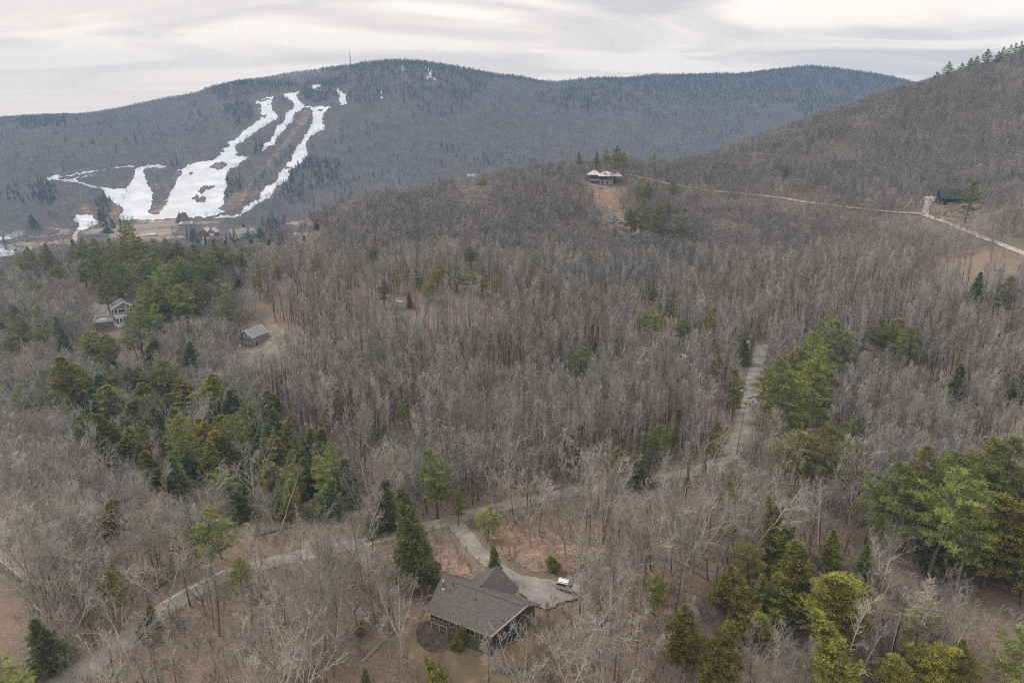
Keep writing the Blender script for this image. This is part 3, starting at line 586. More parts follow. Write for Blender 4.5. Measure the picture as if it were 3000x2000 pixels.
# cross gable towards the turnaround
MB().prism([(-5.1, -1.2), (2.9, -1.2), (2.9, 5.0), (-1.1, 8.0), (-5.1, 5.0)], 5.1, 7.2, 'y').build('entry_wing', M['wall_olive'], h1)
m = MB(); m.quad_slab((-5.7, 1.2, 4.75), (-1.1, 1.2, 8.25), (-1.1, 7.7, 8.25), (-5.7, 7.7, 4.75), .2); m.quad_slab((3.5, 1.2, 4.75), (3.5, 7.7, 4.75), (-1.1, 7.7, 8.25), (-1.1, 1.2, 8.25), .2)
m.build('entry_roof', M['shingle_brown'], h1)
for (a, zc, w, h) in ((-3.4, 3.7, .9, 1.4), (-1.9, 3.7, .9, 1.4), (.4, 3.6, 1.6, 1.5), (3.0, 3.4, 1.1, 1.7), (-2.6, .9, 1.6, 1.5)):
    window(h1, 'y-', a, zc, w, h, HL, HW, M['trim_tan'])
for (t0, t1, z0, z1) in ((.06, .34, 1.4, 4.6), (.38, .64, 1.4, 6.0), (.68, .94, 1.4, 7.2), (.1, .3, -.9, .7), (.6, .9, -.9, .7)):
    Pw = lambda t, z, d: (4.3 + 3.7*t + d*.81, -_a + _a*t - d*.587, z)
    fr = MB().add([Pw(t0, z0, .004), Pw(t1, z0, .004), Pw(t1, z1, .004), Pw(t0, z1 - .8, .004), Pw(t0, z0, .08), Pw(t1, z0, .08), Pw(t1, z1, .08), Pw(t0, z1 - .8, .08)], [(0,3,2,1),(4,5,6,7),(0,1,5,4),(1,2,6,5),(2,3,7,6),(3,0,4,7)]).build('window', M['wall_olive'], h1)
    MB().add([Pw(t0+.02, z0+.15, .084), Pw(t1-.02, z0+.15, .084), Pw(t1-.02, z1-.2, .084), Pw(t0+.02, z1-.95, .084), Pw(t0+.02, z0+.15, .11), Pw(t1-.02, z0+.15, .11), Pw(t1-.02, z1-.2, .11), Pw(t0+.02, z1-.95, .11)], [(0,3,2,1),(4,5,6,7),(0,1,5,4),(1,2,6,5),(2,3,7,6),(3,0,4,7)]).build('pane', M['glass'], fr)
for (a, zc, w, h) in ((1.6, 3.4, 1.2, 1.6), (3.6, 3.2, .9, 1.5)):
    window(h1, 'x+', a, zc, w, h, 16.0, HW, M['trim_tan'])
def roof_pt(x, y): return (x, y, zr - sl * abs(y) + .02)
p = Vector(roof_pt(-7.2, -1.9))
fl = MB().bar(p - Vector((0, 0, .2)), p + Vector((0, 0, 1.5)), .11, 10).build('flue', M['steel_dark'], r1)
MB().bar(p + Vector((0, 0, 1.5)), p + Vector((0, 0, 1.85)), .22, 10, .16).build('flue_cap', M['metal'], fl); MB().bar(p + Vector((0, 0, -.1)), p + Vector((0, 0, .22)), .34, 10, .14).build('flashing', M['metal'], fl)
for (x_, y_, h_) in ((-5.7, -1.0, .55), (-.4, -1.9, .35), (5.9, -3.3, .3)):
    p = Vector(roof_pt(x_, y_)); MB().bar(p - Vector((0, 0, .2)), p + Vector((0, 0, h_)), .09, 8).build('vent_pipe', M['steel_dark'], r1)
m = MB()
for k in range(5): m.box(8.14, 8.14 + .5 + k*.001, 1.0, 2.4, -.9 + k * .28, -.62 + k * .28)
m.build('steps', M['deck'], h1)
tag(MB().box(-6.9, -5.4, -4.5, -3.2, -1.4, .9).build('woodpile', M['bark'], None, (HX, HY, HZ), R(HR)), 'dark covered woodpile under the screened porch', 'woodpile')

# ---- vehicles
def vehicle(name, label, x, y, rot, paint, roofmat=None, kind='suv', group=None, L=4.7, lift=0.0):
    z = float(zat(x, y)) + 0.16 + lift; e = empty(name, (x, y, z), rot, label, 'car' if kind != 'truck' else 'truck', group)
    W = 1.85; h = 1.75 if kind == 'suv' else 1.48
    prof = [(-L/2, .45), (-L/2+.05, .95), (-L/2+.15, 1.05), (L/2-1.25, 1.05), (L/2-.2, .9), (L/2, .7), (L/2, .38), (L/2-.3, .28), (-L/2+.3, .28)]
    bd = MB().prism(prof, -W/2, W/2, 'y').build('body', paint, e, bevel=.06)
    cb = [(-L/2+.12, 1.03), (-L/2+.35, h-.08), (L/2-2.35, h-.05), (L/2-1.35, 1.03)] if kind == 'suv' else [(-L/2+.7, 1.03), (-L/2+1.25, h-.05), (L/2-2.3, h-.05), (L/2-1.3, 1.03)]
    MB().prism(cb, -W/2+.10, W/2-.10, 'y').build('windows', M['glass'], e, bevel=.04)
    MB().prism([(cb[1][0]-.04, h-.09), (cb[1][0]+.04, h), (cb[2][0]-.08, h+.02), (cb[2][0]+.08, h-.07)], -W/2+.08, W/2-.08, 'y').build('roof', roofmat or paint, e, bevel=.02)
    for fx in (cb[1][0] + .1, (cb[1][0]+cb[2][0])/2, cb[2][0] - .05):
        MB().box(fx-.04, fx+.04, -W/2+.085, W/2-.085, 1.03, h-.06).build('pillar', paint, e)
    for sx in (-1, 1):
        for sy in (-1, 1):
            wx, wy = sx*(L/2-.88), sy*(W/2-.1); w_ = MB().bar((wx, wy-.11, .34-.16), (wx, wy+.11, .34-.16), .34, 16).build('wheel', M['rubber'], e)
            MB().bar((wx, wy + sy*.112, .18), (wx, wy + sy*.125, .18), .2, 12).build('rim', M['metal'], w_)
    for sy in (-1, 1):
        MB().box(-L/2-.03, -L/2+.1, sy*.62-.16, sy*.62+.16, .72, .98).build('tail_lamp', M['tail_red'], e); MB().box(L/2-.14, L/2+.02, sy*.62-.2, sy*.62+.2, .62, .76).build('headlight', M['lamp_clear'], e)
        if kind == 'suv': MB().box(cb[1][0]+.1, cb[2][0]-.1, sy*.62-.03, sy*.62+.03, h+.03, h+.09).build('roof_rail', M['steel_dark'], e)
    return e
x1, y1, _ = hit1(1634, 1722); x2, y2, _ = hit1(1694, 1742); ra = math.atan2(y2 - y1, x2 - x1)
vehicle('parked_car', 'silver SUV with roof rails parked at the turnaround beside the brown-roofed house', (x1 + x2)/2, (y1 + y2)/2, ra, M['paint_silver'], M['paint_white'], lift=0.34)  # white roof colour stands in for the pale reflection on silver paint

# ---- gray house with the roof-deck garage, left knoll
cx, cy, cz = hit1(372, 944); a2 = R(25); ca, sa = math.cos(a2), math.sin(a2); GX, GY = ca, sa          # front gable runs along (ca, sa)
# local frame: x = ridge direction pointing at the drone's side, y across
rot2 = a2 - R(90)
def to2(x, y): c, s = math.cos(rot2), math.sin(rot2); return cx + x*c - y*s, cy + x*s + y*c
ox, oy = to2(-6.0, 0); zb = cz
h2 = empty('gray_shingled_house', (ox, oy, zb), rot2, 'gray shingled house with curved white balcony and brick chimney on the left knoll', 'house')
h2.scale = (1.2, 1.2, 1.22)
L2, W2, E2, R2 = 12, 10.6, 7.4, 10.4
gable_walls(h2, L2, W2, E2, R2, M['wall_gray'], -4); gable_roof(h2, L2, W2, E2, R2, M['shingle_gray'], M['trim_white'])
for (a, zc, w, h, mu) in ((-3.6, 6.1, 1.0, 1.7, 0), (-1.1, 6.2, 2.6, 1.5, 2), (2.7, 6.2, 1.0, 1.5, 0), (3.0, 2.2, 1.2, 1.5, 1)): window(h2, 'x+', a, zc, w, h, L2, W2, M['trim_white'], mu)
for (a, zc, w, h, mu) in ((-2.2, 5.9, .9, 1.5, 0), (-.7, 5.9, .9, 1.5, 0), (2.8, 3.4, 1.4, 2.0, 1), (-2.6, 2.9, .9, 1.5, 0)): window(h2, 'y-', a, zc, w, h, L2, W2, M['trim_white'], mu)
k = MB().box(-1.4, -.3, .9, 2.0, 7, 12.3).build('chimney', M['brick'], h2); MB().box(-1.55, -.15, .75, 2.15, 12.3, 12.55).build('cap', M['trim_white'], k)
def arc(r, n=14, cy_=-1.9): return [(6.0 + r*math.cos(t), cy_ + r*1.0*math.sin(t)) for t in np.linspace(-math.pi/2, math.pi/2, n)]
bay = MB().prism(arc(2.7), -3, 3.9, 'z').build('bay', M['trim_white'], h2)
for k in range(5):
    t = R(-62 + 31*k); px_, py_ = 6 + 2.72*math.cos(t), -1.9 + 2.72*math.sin(t); m = MB(); tx, ty = -math.sin(t), math.cos(t)
    P_ = lambda a, z, d=0: (px_ + tx*a + math.cos(t)*d, py_ + ty*a + math.sin(t)*d, z)
    m.add([P_(-.62, .6), P_(.62, .6), P_(.62, 3.3), P_(-.62, 3.3), P_(-.62, .6, .1), P_(.62, .6, .1), P_(.62, 3.3, .1), P_(-.62, 3.3, .1)], [(0,3,2,1),(4,5,6,7),(0,1,5,4),(1,2,6,5),(2,3,7,6),(3,0,4,7)])
    fr = m.build('window', M['trim_white'], h2); m = MB()
    m.add([P_(-.45, .8, .1), P_(.45, .8, .1), P_(.45, 3.1, .1), P_(-.45, 3.1, .1), P_(-.45, .8, .13), P_(.45, .8, .13), P_(.45, 3.1, .13), P_(-.45, 3.1, .13)], [(0,3,2,1),(4,5,6,7),(0,1,5,4),(1,2,6,5),(2,3,7,6),(3,0,4,7)]); m.build('pane', M['glass'], fr)
bal = MB().prism(arc(3.1), 3.9, 4.2, 'z').build('balcony', M['trim_white'], h2)
pts = arc(3.0, 17); m = MB()
for q, q2 in zip(pts[:-1], pts[1:]):
    for zz in (4.45, 5.1): m.bar((*q, zz), (*q2, zz), .06, 5)
    for f_ in (0, .33, .66): m.bar((q[0] + (q2[0]-q[0])*f_, q[1] + (q2[1]-q[1])*f_, 4.2), (q[0] + (q2[0]-q[0])*f_, q[1] + (q2[1]-q[1])*f_, 5.1), .03, 4)
m.build('railing', M['trim_white'], bal)
MB().box(6.004, 6.1, .75, .95, 4.2, 9.8).build('corner_board', M['trim_white'], h2)
# garage with the deck on its roof
gx, gy, gz = hit1(308, 962)
g2 = empty('deck_garage', (gx - 4.5*math.cos(rot2), gy - 4.5*math.sin(rot2), gz), rot2, 'flat-roofed gray garage topped by a white-railed deck, left of the gray house', 'garage')
g2.scale = (1.2, 1.15, 1.15)
MB().box(-4.6, 4.4, -4.1, 4.1, -4, 3.3).build('wall', M['wall_gray'], g2); MB().box(-4.8, 4.6, -4.3, 4.3, 3.3, 3.55).build('deck', M['deck'], g2)
rail = MB()
for (p_, q_) in (((4.55, -4.25), (4.55, 4.25)), ((-4.75, -4.25), (4.55, -4.25)), ((-4.75, -4.25), (-4.75, 4.25)), ((-4.75, 4.25), (1.5, 4.25))):
    rail.bar((*p_, 4.6), (*q_, 4.6), .13, 5); rail.bar((*p_, 3.75), (*q_, 3.75), .06, 5); n_ = 24
    for i in range(n_ + 1):
        f_ = i / n_; xx, yy_ = p_[0] + (q_[0]-p_[0])*f_, p_[1] + (q_[1]-p_[1])*f_; rail.bar((xx, yy_, 3.55), (xx, yy_, 4.6), .06 if i % 6 else .13, 4)
rail.build('railing', M['trim_white'], g2)
for a in (-2.6, 0.0, 2.6): window(g2, 'y-', a, 1.4, 1.9, 2.2, 9.2, 8.2, M['cloth_green'], 1)
m = MB()
for k in range(9): m.box(2.6, 4.2, 4.3 + k*.33, 4.65 + k*.33, 3.3 - k*.32, 3.5 - k*.32)
m.box(2.5, 2.6, 4.3, 7.3, .6, 3.4); m.box(4.2, 4.3, 4.3, 7.3, .6, 3.4); m.build('stairs', M['trim_white'], g2)
c, s = math.cos(rot2), math.sin(rot2)
wx, wy = g2.location.x + 1.0*c + .3*s, g2.location.y + 1.0*s - .3*c
pt = empty('patio_set', (wx, wy, gz + 4.1), rot2, 'white covered patio table and chairs on the garage deck', 'patio furniture')
MB().prism([(1.0*math.cos(t), 1.0*math.sin(t)) for t in np.linspace(0, 2*math.pi, 13)[:-1]], .05, .85, 'z').build('table_cover', M['canvas_white'], pt, bevel=.12)
MB().box(-.5, .4, 1.1, 1.9, .05, 1.0).build('chair_cover', M['canvas_white'], pt, bevel=.15)
MB().box(-.4, .5, -1.9, -1.1, .05, .9).build('chair_cover', M['canvas_white'], pt, bevel=.15)

# ---- gray barn-like house in the clearing
bx_, by_, bz_ = hit1(722, 1016); rot3 = R(66)
c, s = math.cos(rot3), math.sin(rot3); h3 = empty('gray_barn', (bx_ + 6*c, by_ + 6*s, bz_), rot3, 'gray shingled barn-like building with red door and tall stovepipe in a clearing', 'barn')
L3, W3, E3, R3 = 12, 9.6, 5.9, 9.2
gable_walls(h3, L3, W3, E3, R3, M['wall_gray'], -3); gable_roof(h3, L3, W3, E3, R3, M['shingle_gray'], M['trim_white'], .3, .3)
MB().prism([(-L3/2 - .004, -2.9), (L3/2 + .004, -2.9), (L3/2 + .004, 5.6), (-L3/2 - .004, 5.6)], -W3/2 - .03, -W3/2 - .004, 'y').build('side_cladding', M['wall_gray_light'], h3)
for a in (3.6, 1.2, -.6, -2.9): window(h3, 'x-', a, 2.5, .9, .8, L3, W3, M['trim_white'], 0)
window(h3, 'x-', -.7, 6.1, 1.0, 1.3, L3, W3, M['trim_white'], 0); window(h3, 'x-', .55, 6.1, .45, 1.3, L3, W3, M['trim_white'], 0); window(h3, 'x-', -1.95, 6.1, .45, 1.3, L3, W3, M['trim_white'], 0); window(h3, 'x-', 3.0, 6.0, .45, 1.3, L3, W3, M['trim_white'], 0)
window(h3, 'y-', -3.4, 1.7, 2.2, 3.6, L3, W3 + .07, M['trim_white'], 0, M['door_red'], 'door'); window(h3, 'y-', 3.6, 2.0, .5, 1.1, L3, W3 + .07, M['trim_white'], 0)
m = MB(); m.bar((-6.35, 2.0, 2.2), (-6.6, 2.0, 9.4), .17, 8); m.bar((-6.6, 2.0, 9.4), (-6.6, 2.0, 9.8), .28, 8, .2); m.build('stovepipe', M['steel_dark'], h3)
m = MB().box(-4.5, -.5, 4.9, 8.6, 2.0, 2.25)
for (qx, qy) in ((-4.4, 8.5), (-.6, 8.5), (-2.5, 8.5)): m.box(qx-.1, qx+.1, qy-.1, qy+.1, -2, 3.2)
m.box(-4.5, -.5, 8.45, 8.55, 3.1, 3.2); m.box(-4.5, -4.4, 4.9, 8.5, 3.1, 3.2); m.build('side_deck', M['deck'], h3)
def tank(label, x, y, name='propane_tank'):
    z = float(zat(x, y)); m = MB(); r = .55; H_ = 1.7; n = 12
    prof = [(.02, .1), (r*.8, .15), (r, .4), (r, H_-.35), (r*.75, H_-.1), (.15, H_)]
    V = [(a*math.cos(2*math.pi*i/n), a*math.sin(2*math.pi*i/n), b) for a, b in prof for i in range(n)]
    Fq = [(j*n+i, j*n+(i+1) % n, (j+1)*n+(i+1) % n, (j+1)*n+i) for j in range(len(prof)-1) for i in range(n)]
    m.add(V, Fq); m.bar((0, 0, H_-.02), (0, 0, H_+.2), .16, 8); o = m.build(name, M['trim_white'], None, (x, y, z)); return tag(o, label, 'tank')
c, s = math.cos(rot3), math.sin(rot3); q = (-7.0, 3.4); tank('white upright propane tank beside the gray barn', bx_ + 6*c + q[0]*c - q[1]*s, by_ + 6*s + q[0]*s + q[1]*c)

# ---- roof glimpsed through the pines on the crest
h6 = gable_house('gray_gabled_house', 'gray house with white-trimmed gables half hidden by pines on the crest', 'house', 478, 800, 20, 13, 8, 4.5, 8, M['wall_gray_light'], M['shingle_gray'], M['trim_white'], [('y-', 0, 3, 2, 1.4, 1), ('y-', 4, 3, 1.4, 1.4, 1)])
c_ = MB().prism([(2.2, -3), (8.2, -3), (8.2, 5.0), (5.2, 8.0), (2.2, 5.0)], -7.5, -3.9, 'y').build('gable_wing', M['wall_gray_light'], h6)
m = MB(); m.quad_slab((1.8, -7.9, 4.8), (5.2, -7.9, 8.3), (5.2, 0, 8.3), (1.8, 0, 4.8), .2); m.quad_slab((8.6, -7.9, 4.8), (8.6, 0, 4.8), (5.2, 0, 8.3), (5.2, -7.9, 8.3), .2); m.build('wing_roof', M['shingle_gray'], h6)
m = MB(); m.prism([(1.8, 4.5), (5.2, 8.0), (8.6, 4.5), (8.6, 4.9), (5.2, 8.5), (1.8, 4.9)], -8.0, -7.91, 'y'); m.build('fascia', M['trim_white'], h6)
w_ = MB().box(4.5, 5.9, -7.58, -7.504, 4.4, 5.8).build('window', M['trim_white'], h6); MB().box(4.65, 5.75, -7.61, -7.584, 4.55, 5.65).build('pane', M['glass'], w_)

# ---- white-roofed hilltop house
kx, ky, kz = hit1(1768, 541); 
h4 = empty('white_roofed_house', (kx, ky + 6, kz + .3), R(-4), 'two-storey modern house with bright white hip roofs on the bare hilltop', 'house')
def hip(m, x0, x1, y0, y1, z0, z1, t=.3):
    r = (y1 - y0)/2 * .9; a = (x0 + min(r, (x1-x0)/2.05), (y0+y1)/2, z1); b = (x1 - min(r, (x1-x0)/2.05), (y0+y1)/2, z1)
    c = [(x0,y0,z0),(x1,y0,z0),(x1,y1,z0),(x0,y1,z0)]; V = c + [a, b] + [(p[0], p[1], p[2]-t) for p in c]
    return m.add(V, [(0,1,5,4),(1,2,5),(2,3,4,5),(3,0,4),(0,6,7,1),(1,7,8,2),(2,8,9,3),(3,9,6,0),(6,9,8,7)])
MB().box(-2.6, 8.4, -4.5, 6, -4, 6.6).build('wall', M['wall_gray_light'], h4); MB().box(-10.8, -2.61, -2.5, 5, -4, 7.4).build('left_wing', M['wall_gray_light'], h4); MB().box(8.41, 12.6, -2, 5, -4, 6.3).build('right_wing', M['wall_olive'], h4)
hip(MB(), -4.6, 10.2, -6.2, 7.5, 6.7, 10.2).build('roof', M['roof_pale'], h4); hip(MB(), -13.0, -1.6, -4.4, 6.6, 7.6, 10.9).build('left_roof', M['roof_pale'], h4)
hip(MB(), 9.0, 16.0, -4.0, 6.6, 6.4, 9.4).build('right_roof', M['roof_pale'], h4)
MB().box(5.2, 10.0, -5.6, -2.6, 7.2, 8.6).build('dormer', M['roof_metal'], h4); MB().box(6.8, 8.0, -2.4, -1.4, 8.5, 10.6).build('chimney', M['brick'], h4)
sk = MB().box(.8, 2.6, -4.1, -3.0, 7.7, 8.35).build('skylight', M['steel_dark'], h4)
MB().box(-10.8, -2.7, -4.8, -2.51, 2.9, 3.15).build('balcony', M['trim_white'], h4)
for a, zc, w, h in ((-1.2, 4.9, 2.2, 2.2), (1.2, 4.9, 1.6, 2.4), (3.8, 4.8, 2.0, 2.4), (-.6, 1.3, .9, 2.2), (3.4, 1.6, 1.4, 1.2), (6.3, 4.8, 1.6, 2.4)):
    window(h4, 'y-', a, zc, w, h, 11, 9.0, M['trim_dark'], 1)
for a, zc, w, h in ((-9.4, 5.4, 1.8, 2.6), (-7.0, 5.4, 1.8, 2.6), (-4.4, 5.4, 2.2, 2.2), (-8.6, 1.2, 3.0, 2.0), (-4.6, 1.2, 2.4, 2.2)):
    window(h4, 'y-', a, zc, w, h, 8, 5.0, M['trim_dark'], 2)
MB().box(8.6, 12.4, -4.6, -2.01, 2.7, 3.0).build('terrace', M['cloth_green'], h4); MB().box(8.8, 12.2, -2.08, -2.004, -1.5, 2.5).build('garage_shade_panel', M['screen'], h4)  # garage opening is a near-black panel, the shade inside given as its colour

# ---- dark green house on the right-hand slope
h5 = gable_house('dark_green_house', 'dark green house with gray-green roof beside the gravel pad on the right slope', 'house', 2808, 594, -8, 24, 9.5, 3.4, 8.4, M['wall_dark'], M['roof_dark'], M['trim_dark'], [('y-', -9, 1.7, 1.6, 1.4, 1), ('y-', -5, 1.6, 3.4, 1.9, 2), ('y-', 2, 1.6, 2.4, 1.4, 1), ('x-', 0, 4.6, 2.2, 1.6, 1)], shift=(0, 3.0), ov=.7)
MB().box(-8.2, -2.2, -7.4, -4.76, -3, 0.2).build('terrace', M['deck'], h5)

# ---- pale-roofed house at the left edge, behind bare trees
h7 = gable_house('pale_roofed_house', 'large gray-roofed house with dormers at the left edge, screened by bare trees', 'house', 62, 1682, -34, 21, 9, 3.6, 7.2, M['wall_gray'], M['wall_gray_light'], M['trim_white'],
                 [('y-', -6, 1.9, 1.6, 1.5, 1), ('y-', -1, 1.9, 1.6, 1.5, 1), ('y-', 6, 1.9, 1.6, 1.5, 1), ('x+', 0, 2.2, 1.6, 1.5, 1)], shift=(-3, 3))
for dx_ in (-3.0, 4.0):
    dm = MB().prism([(dx_-1.1, 3.9), (dx_+1.1, 3.9), (dx_+1.1, 6.0), (dx_, 7.0), (dx_-1.1, 6.0)], -3.6, 0, 'y').build('dormer', M['wall_gray_light'], h7)
    m = MB(); m.quad_slab((dx_-1.4, -3.9, 5.8), (dx_, -3.9, 7.2), (dx_, 0, 7.2), (dx_-1.4, 0, 5.8), .12); m.quad_slab((dx_+1.4, -3.9, 5.8), (dx_+1.4, 0, 5.8), (dx_, 0, 7.2), (dx_, -3.9, 7.2), .12); m.build('dormer_roof', M['shingle_gray'], dm)
    MB().box(dx_-.6, dx_+.6, -3.68, -3.604, 4.7, 5.8).build('pane', M['glass'], dm)
ex, ey, ez = hit1(130, 1626)
dk = empty('white_railed_deck', (ex, ey, ez), R(-34), 'small white-railed deck right of the pale-roofed house at the left edge', 'deck')
MB().box(-2.2, 2.2, -1.8, 1.8, 1.0, 1.2).build('platform', M['deck'], dk)
m = MB()
for (p_, q_) in (((-2.1, 1.7), (2.1, 1.7)), ((2.1, -1.7), (2.1, 1.7)), ((-2.1, -1.7), (2.1, -1.7))):
    m.bar((*p_, 2.1), (*q_, 2.1), .08, 5); m.bar((*p_, 1.45), (*q_, 1.45), .05, 5)
    for i in range(9): f_ = i/8; m.bar((p_[0]+(q_[0]-p_[0])*f_, p_[1]+(q_[1]-p_[1])*f_, -.8 if i in (0, 8) else 1.2), (p_[0]+(q_[0]-p_[0])*f_, p_[1]+(q_[1]-p_[1])*f_, 2.1), .04 if i % 8 else .08, 4)
m.build('railing', M['trim_white'], dk)

# ---- valley buildings at the ski hill
lg = gable_house('ski_lodge', 'steep-roofed rust-brown ski lodge at the foot of the snowy slopes', 'lodge', 526, 655, 78, 20, 17, 1.5, 17, M['wall_gray'], M['roof_rust'], M['trim_dark'], [('x-', 0, 4, 8, 3, 4), ('x-', 0, 9, 3.4, 3, 2)], shift=(10, 0), ov=.3)
MB().box(-7.5, -6.2, -.8, .8, 14, 20).build('chimney', M['steel_dark'], lg); MB().box(2.0, 3.4, -.8, .8, 14, 19).build('chimney', M['brick'], lg)
gable_house('lodge_annex', 'low gray-blue roofed annex at the front of the ski lodge', 'building', 548, 661, 8, 22, 12, 3.5, 7, M['wall_gray'], M['roof_metal'], M['trim_dark'], [('y-', -4, 2, 3, 1.4, 2), ('y-', 4, 2, 3, 1.4, 2)])
rb = gable_house('red_barn', 'red twin-gabled barn with pale metal roof and white doors in the valley', 'barn', 598, 690, 82, 14, 14.5, 5.5, 11.5, M['wall_red'], M['roof_metal'], M['trim_white'], [('x-', 0, 8, 1.4, 2.2, 1), ('x-', 0, 3, 4.2, 3.2, 2), ('x-', 4.8, 1.9, 1.4, 1.6, 0)], shift=(7, 0), ov=.8)
MB().prism([(-19.5, -4), (-7.4, -4), (-7.4, 6), (-13.2, 11.4), (-19.5, 5.6)], -7, 5, 'x').build('second_gable', M['wall_red'], rb)
m = MB(); m.quad_slab((-7.8, -20.2, 5.2), (-7.8, -13.2, 11.8), (5.6, -13.2, 11.8), (5.6, -20.2, 5.2), .3); m.quad_slab((-7.8, -6.6, 5.6), (5.6, -6.6, 5.6), (5.6, -13.2, 11.8), (-7.8, -13.2, 11.8), .3); m.build('second_roof', M['roof_metal'], rb)
dd = MB().box(-7.12, -7.004, -17.4, -9.4, -.4, 4.2).build('barn_door', M['trim_white'], rb); MB().box(-7.16, -7.12, -14.2, -12.4, 6.3, 8.3).build('loft_window', M['trim_white'], rb)
gable_house('white_farmhouse', 'white farmhouse with gray roof, left one of the pair in the valley', 'house', 711, 684, 72, 11, 8, 5.5, 9.5, M['wall_white'], M['shingle_gray'], M['trim_white'], [('x-', -2, 4, .9, 1.4, 0), ('x-', 2, 4, .9, 1.4, 0), ('x-', 0, 7, .9, 1.3, 0), ('y-', -3, 4, .9, 1.4, 0), ('y-', 2, 4, .9, 1.4, 0)], group='white farmhouses in the valley')
gable_house('white_farmhouse', 'white clapboard house with three upper windows, right one of the valley pair', 'house', 735, 687, 66, 13, 9, 6, 10.5, M['wall_white'], M['shingle_gray'], M['trim_white'], [('x-', -2.4, 4.2, .9, 1.5, 0), ('x-', 0, 4.2, .9, 1.5, 0), ('x-', 2.4, 4.2, .9, 1.5, 0), ('x-', 0, 7.6, .9, 1.3, 0), ('x-', -2, 1.2, .9, 1.5, 0), ('x-', 2, 1.2, .9, 1.5, 0)], group='white farmhouses in the valley')
gable_house('white_shed', 'long low white shed with pale metal roof right of the valley evergreens', 'shed', 882, 694, 172, 22, 8, 3, 6.5, M['wall_white'], M['roof_metal'], M['trim_white'], [('y+', 3, 1.6, 2.4, 1.2, 1)])
gable_house('gray_cottage', 'gray cottage with skylit roof just behind the crest pines below the red barn', 'house', 599, 722, 10, 12, 9, 4, 8.5, M['wall_gray_light'], M['shingle_gray'], M['trim_white'], [('y-', 0, 2, 2, 1.3, 1)])
gable_house('red_shed', 'small red building at the woods edge right of the valley', 'shed', 975, 655, 10, 12, 7, 4, 7, M['wall_red'], M['roof_rust'], M['trim_white'], [('y-', 0, 2, 1.6, 1.3, 0)])
gable_house('white_valley_house', 'pale house with dark roof alone in the far woods at the middle distance', 'house', 1366, 548, 12, 22, 10, 5, 10, M['wall_white'], M['roof_dark'], M['trim_white'], [('y-', -6, 2.5, 2, 1.6, 1), ('y-', 0, 2.5, 2, 1.6, 1), ('y-', 6, 2.5, 2, 1.6, 1)])
gable_house('metal_roofed_house', 'pale metal-roofed house among far woods behind the other valley house', 'house', 1382, 520, 5, 20, 9, 4, 8, M['wall_white'], M['roof_metal'], M['trim_white'], [('y-', 0, 2, 3, 1.5, 1)])
gable_house('red_roadside_building', 'red and white low building by the parking lot left of the lodge', 'building', 446, 691, 5, 14, 6, 2.5, 4.6, M['wall_red'], M['roof_metal'], M['trim_white'], [('y-', 0, 1.4, 3, 1, 1)])
gable_house('lift_hut', 'dark little lift hut at the head of the lower snow trail', 'hut', 422, 484, 5, 7, 6, 4.5, 6.5, M['wall_gray'], M['roof_dark'], M['trim_dark'], [('y-', 0, 2.6, 2, 1.2, 0)])
gable_house('snow_hut', 'tiny dark hut on the bare island in the snow', 'hut', 651, 480, 5, 5, 4, 3, 4.6, M['wall_gray'], M['roof_dark'], M['trim_dark'], [('y-', 0, 1.8, 1, .8, 0)])

# toboggan chute: a sloping timber ramp with its start box
tx_, ty_, tz_ = hit1(277, 668); tb = empty('toboggan_ramp', (tx_, ty_, tz_), R(35), 'yellow timber ramp and box at the edge of the low snow patch', 'ramp')
MB().box(-3, 1.5, -2.5, 2.5, 0, 5).build('start_box', M['wood_new'], tb); MB().quad_slab((2, -1.2, 1), (16, -1.2, 8), (16, 1.2, 8), (2, 1.2, 1), .8).build('chute', M['wood_new'], tb)
m = MB()
for q in (6, 11, 15): m.bar((q, -1, -2), (q, -1, q*.5), .2, 5); m.bar((q, 1, -2), (q, 1, q*.5), .2, 5)
m.build('trestle', M['wood_new'], tb)

# ---- radio mast on the summit
mx_, my_, mz_ = hit1(1028, 207)
mast = empty('radio_mast', (mx_, my_, mz_), 0, 'tall thin radio mast rising from the ridge left of the summit', 'mast')
top_t = float(pix(1028, 147)[1]); MH = ZC + top_t * my_ - mz_
m = MB(); r = 1.3
for k in range(3):
    a = 2.094*k; m.bar((r*math.cos(a), r*math.sin(a), -2), (.5*math.cos(a), .5*math.sin(a), MH*.78), .5, 5)
for i in range(16):
    z0 = MH*.78*i/16; z1_ = MH*.78*(i+1)/16
    for k in range(3): a = 2.094*k; b_ = a + 2.094; rr = r*(1-.6*i/16); m.bar((rr*math.cos(a), rr*math.sin(a), z0), (rr*math.cos(b_), rr*math.sin(b_), z1_), .12, 4)
m.build('lattice', M['steel_dark'], mast); MB().bar((0, 0, MH*.78), (0, 0, MH), .6, 6, .3).build('antenna', M['steel_dark'], mast)
MB().bar((0, 0, MH*.62), (0, 0, MH*.68), 1.8, 10).build('dish_ring', M['metal'], mast); MB().bar((0, 0, MH*.83), (0, 0, MH*.87), 1.1, 8).build('dish_ring', M['metal'], mast)

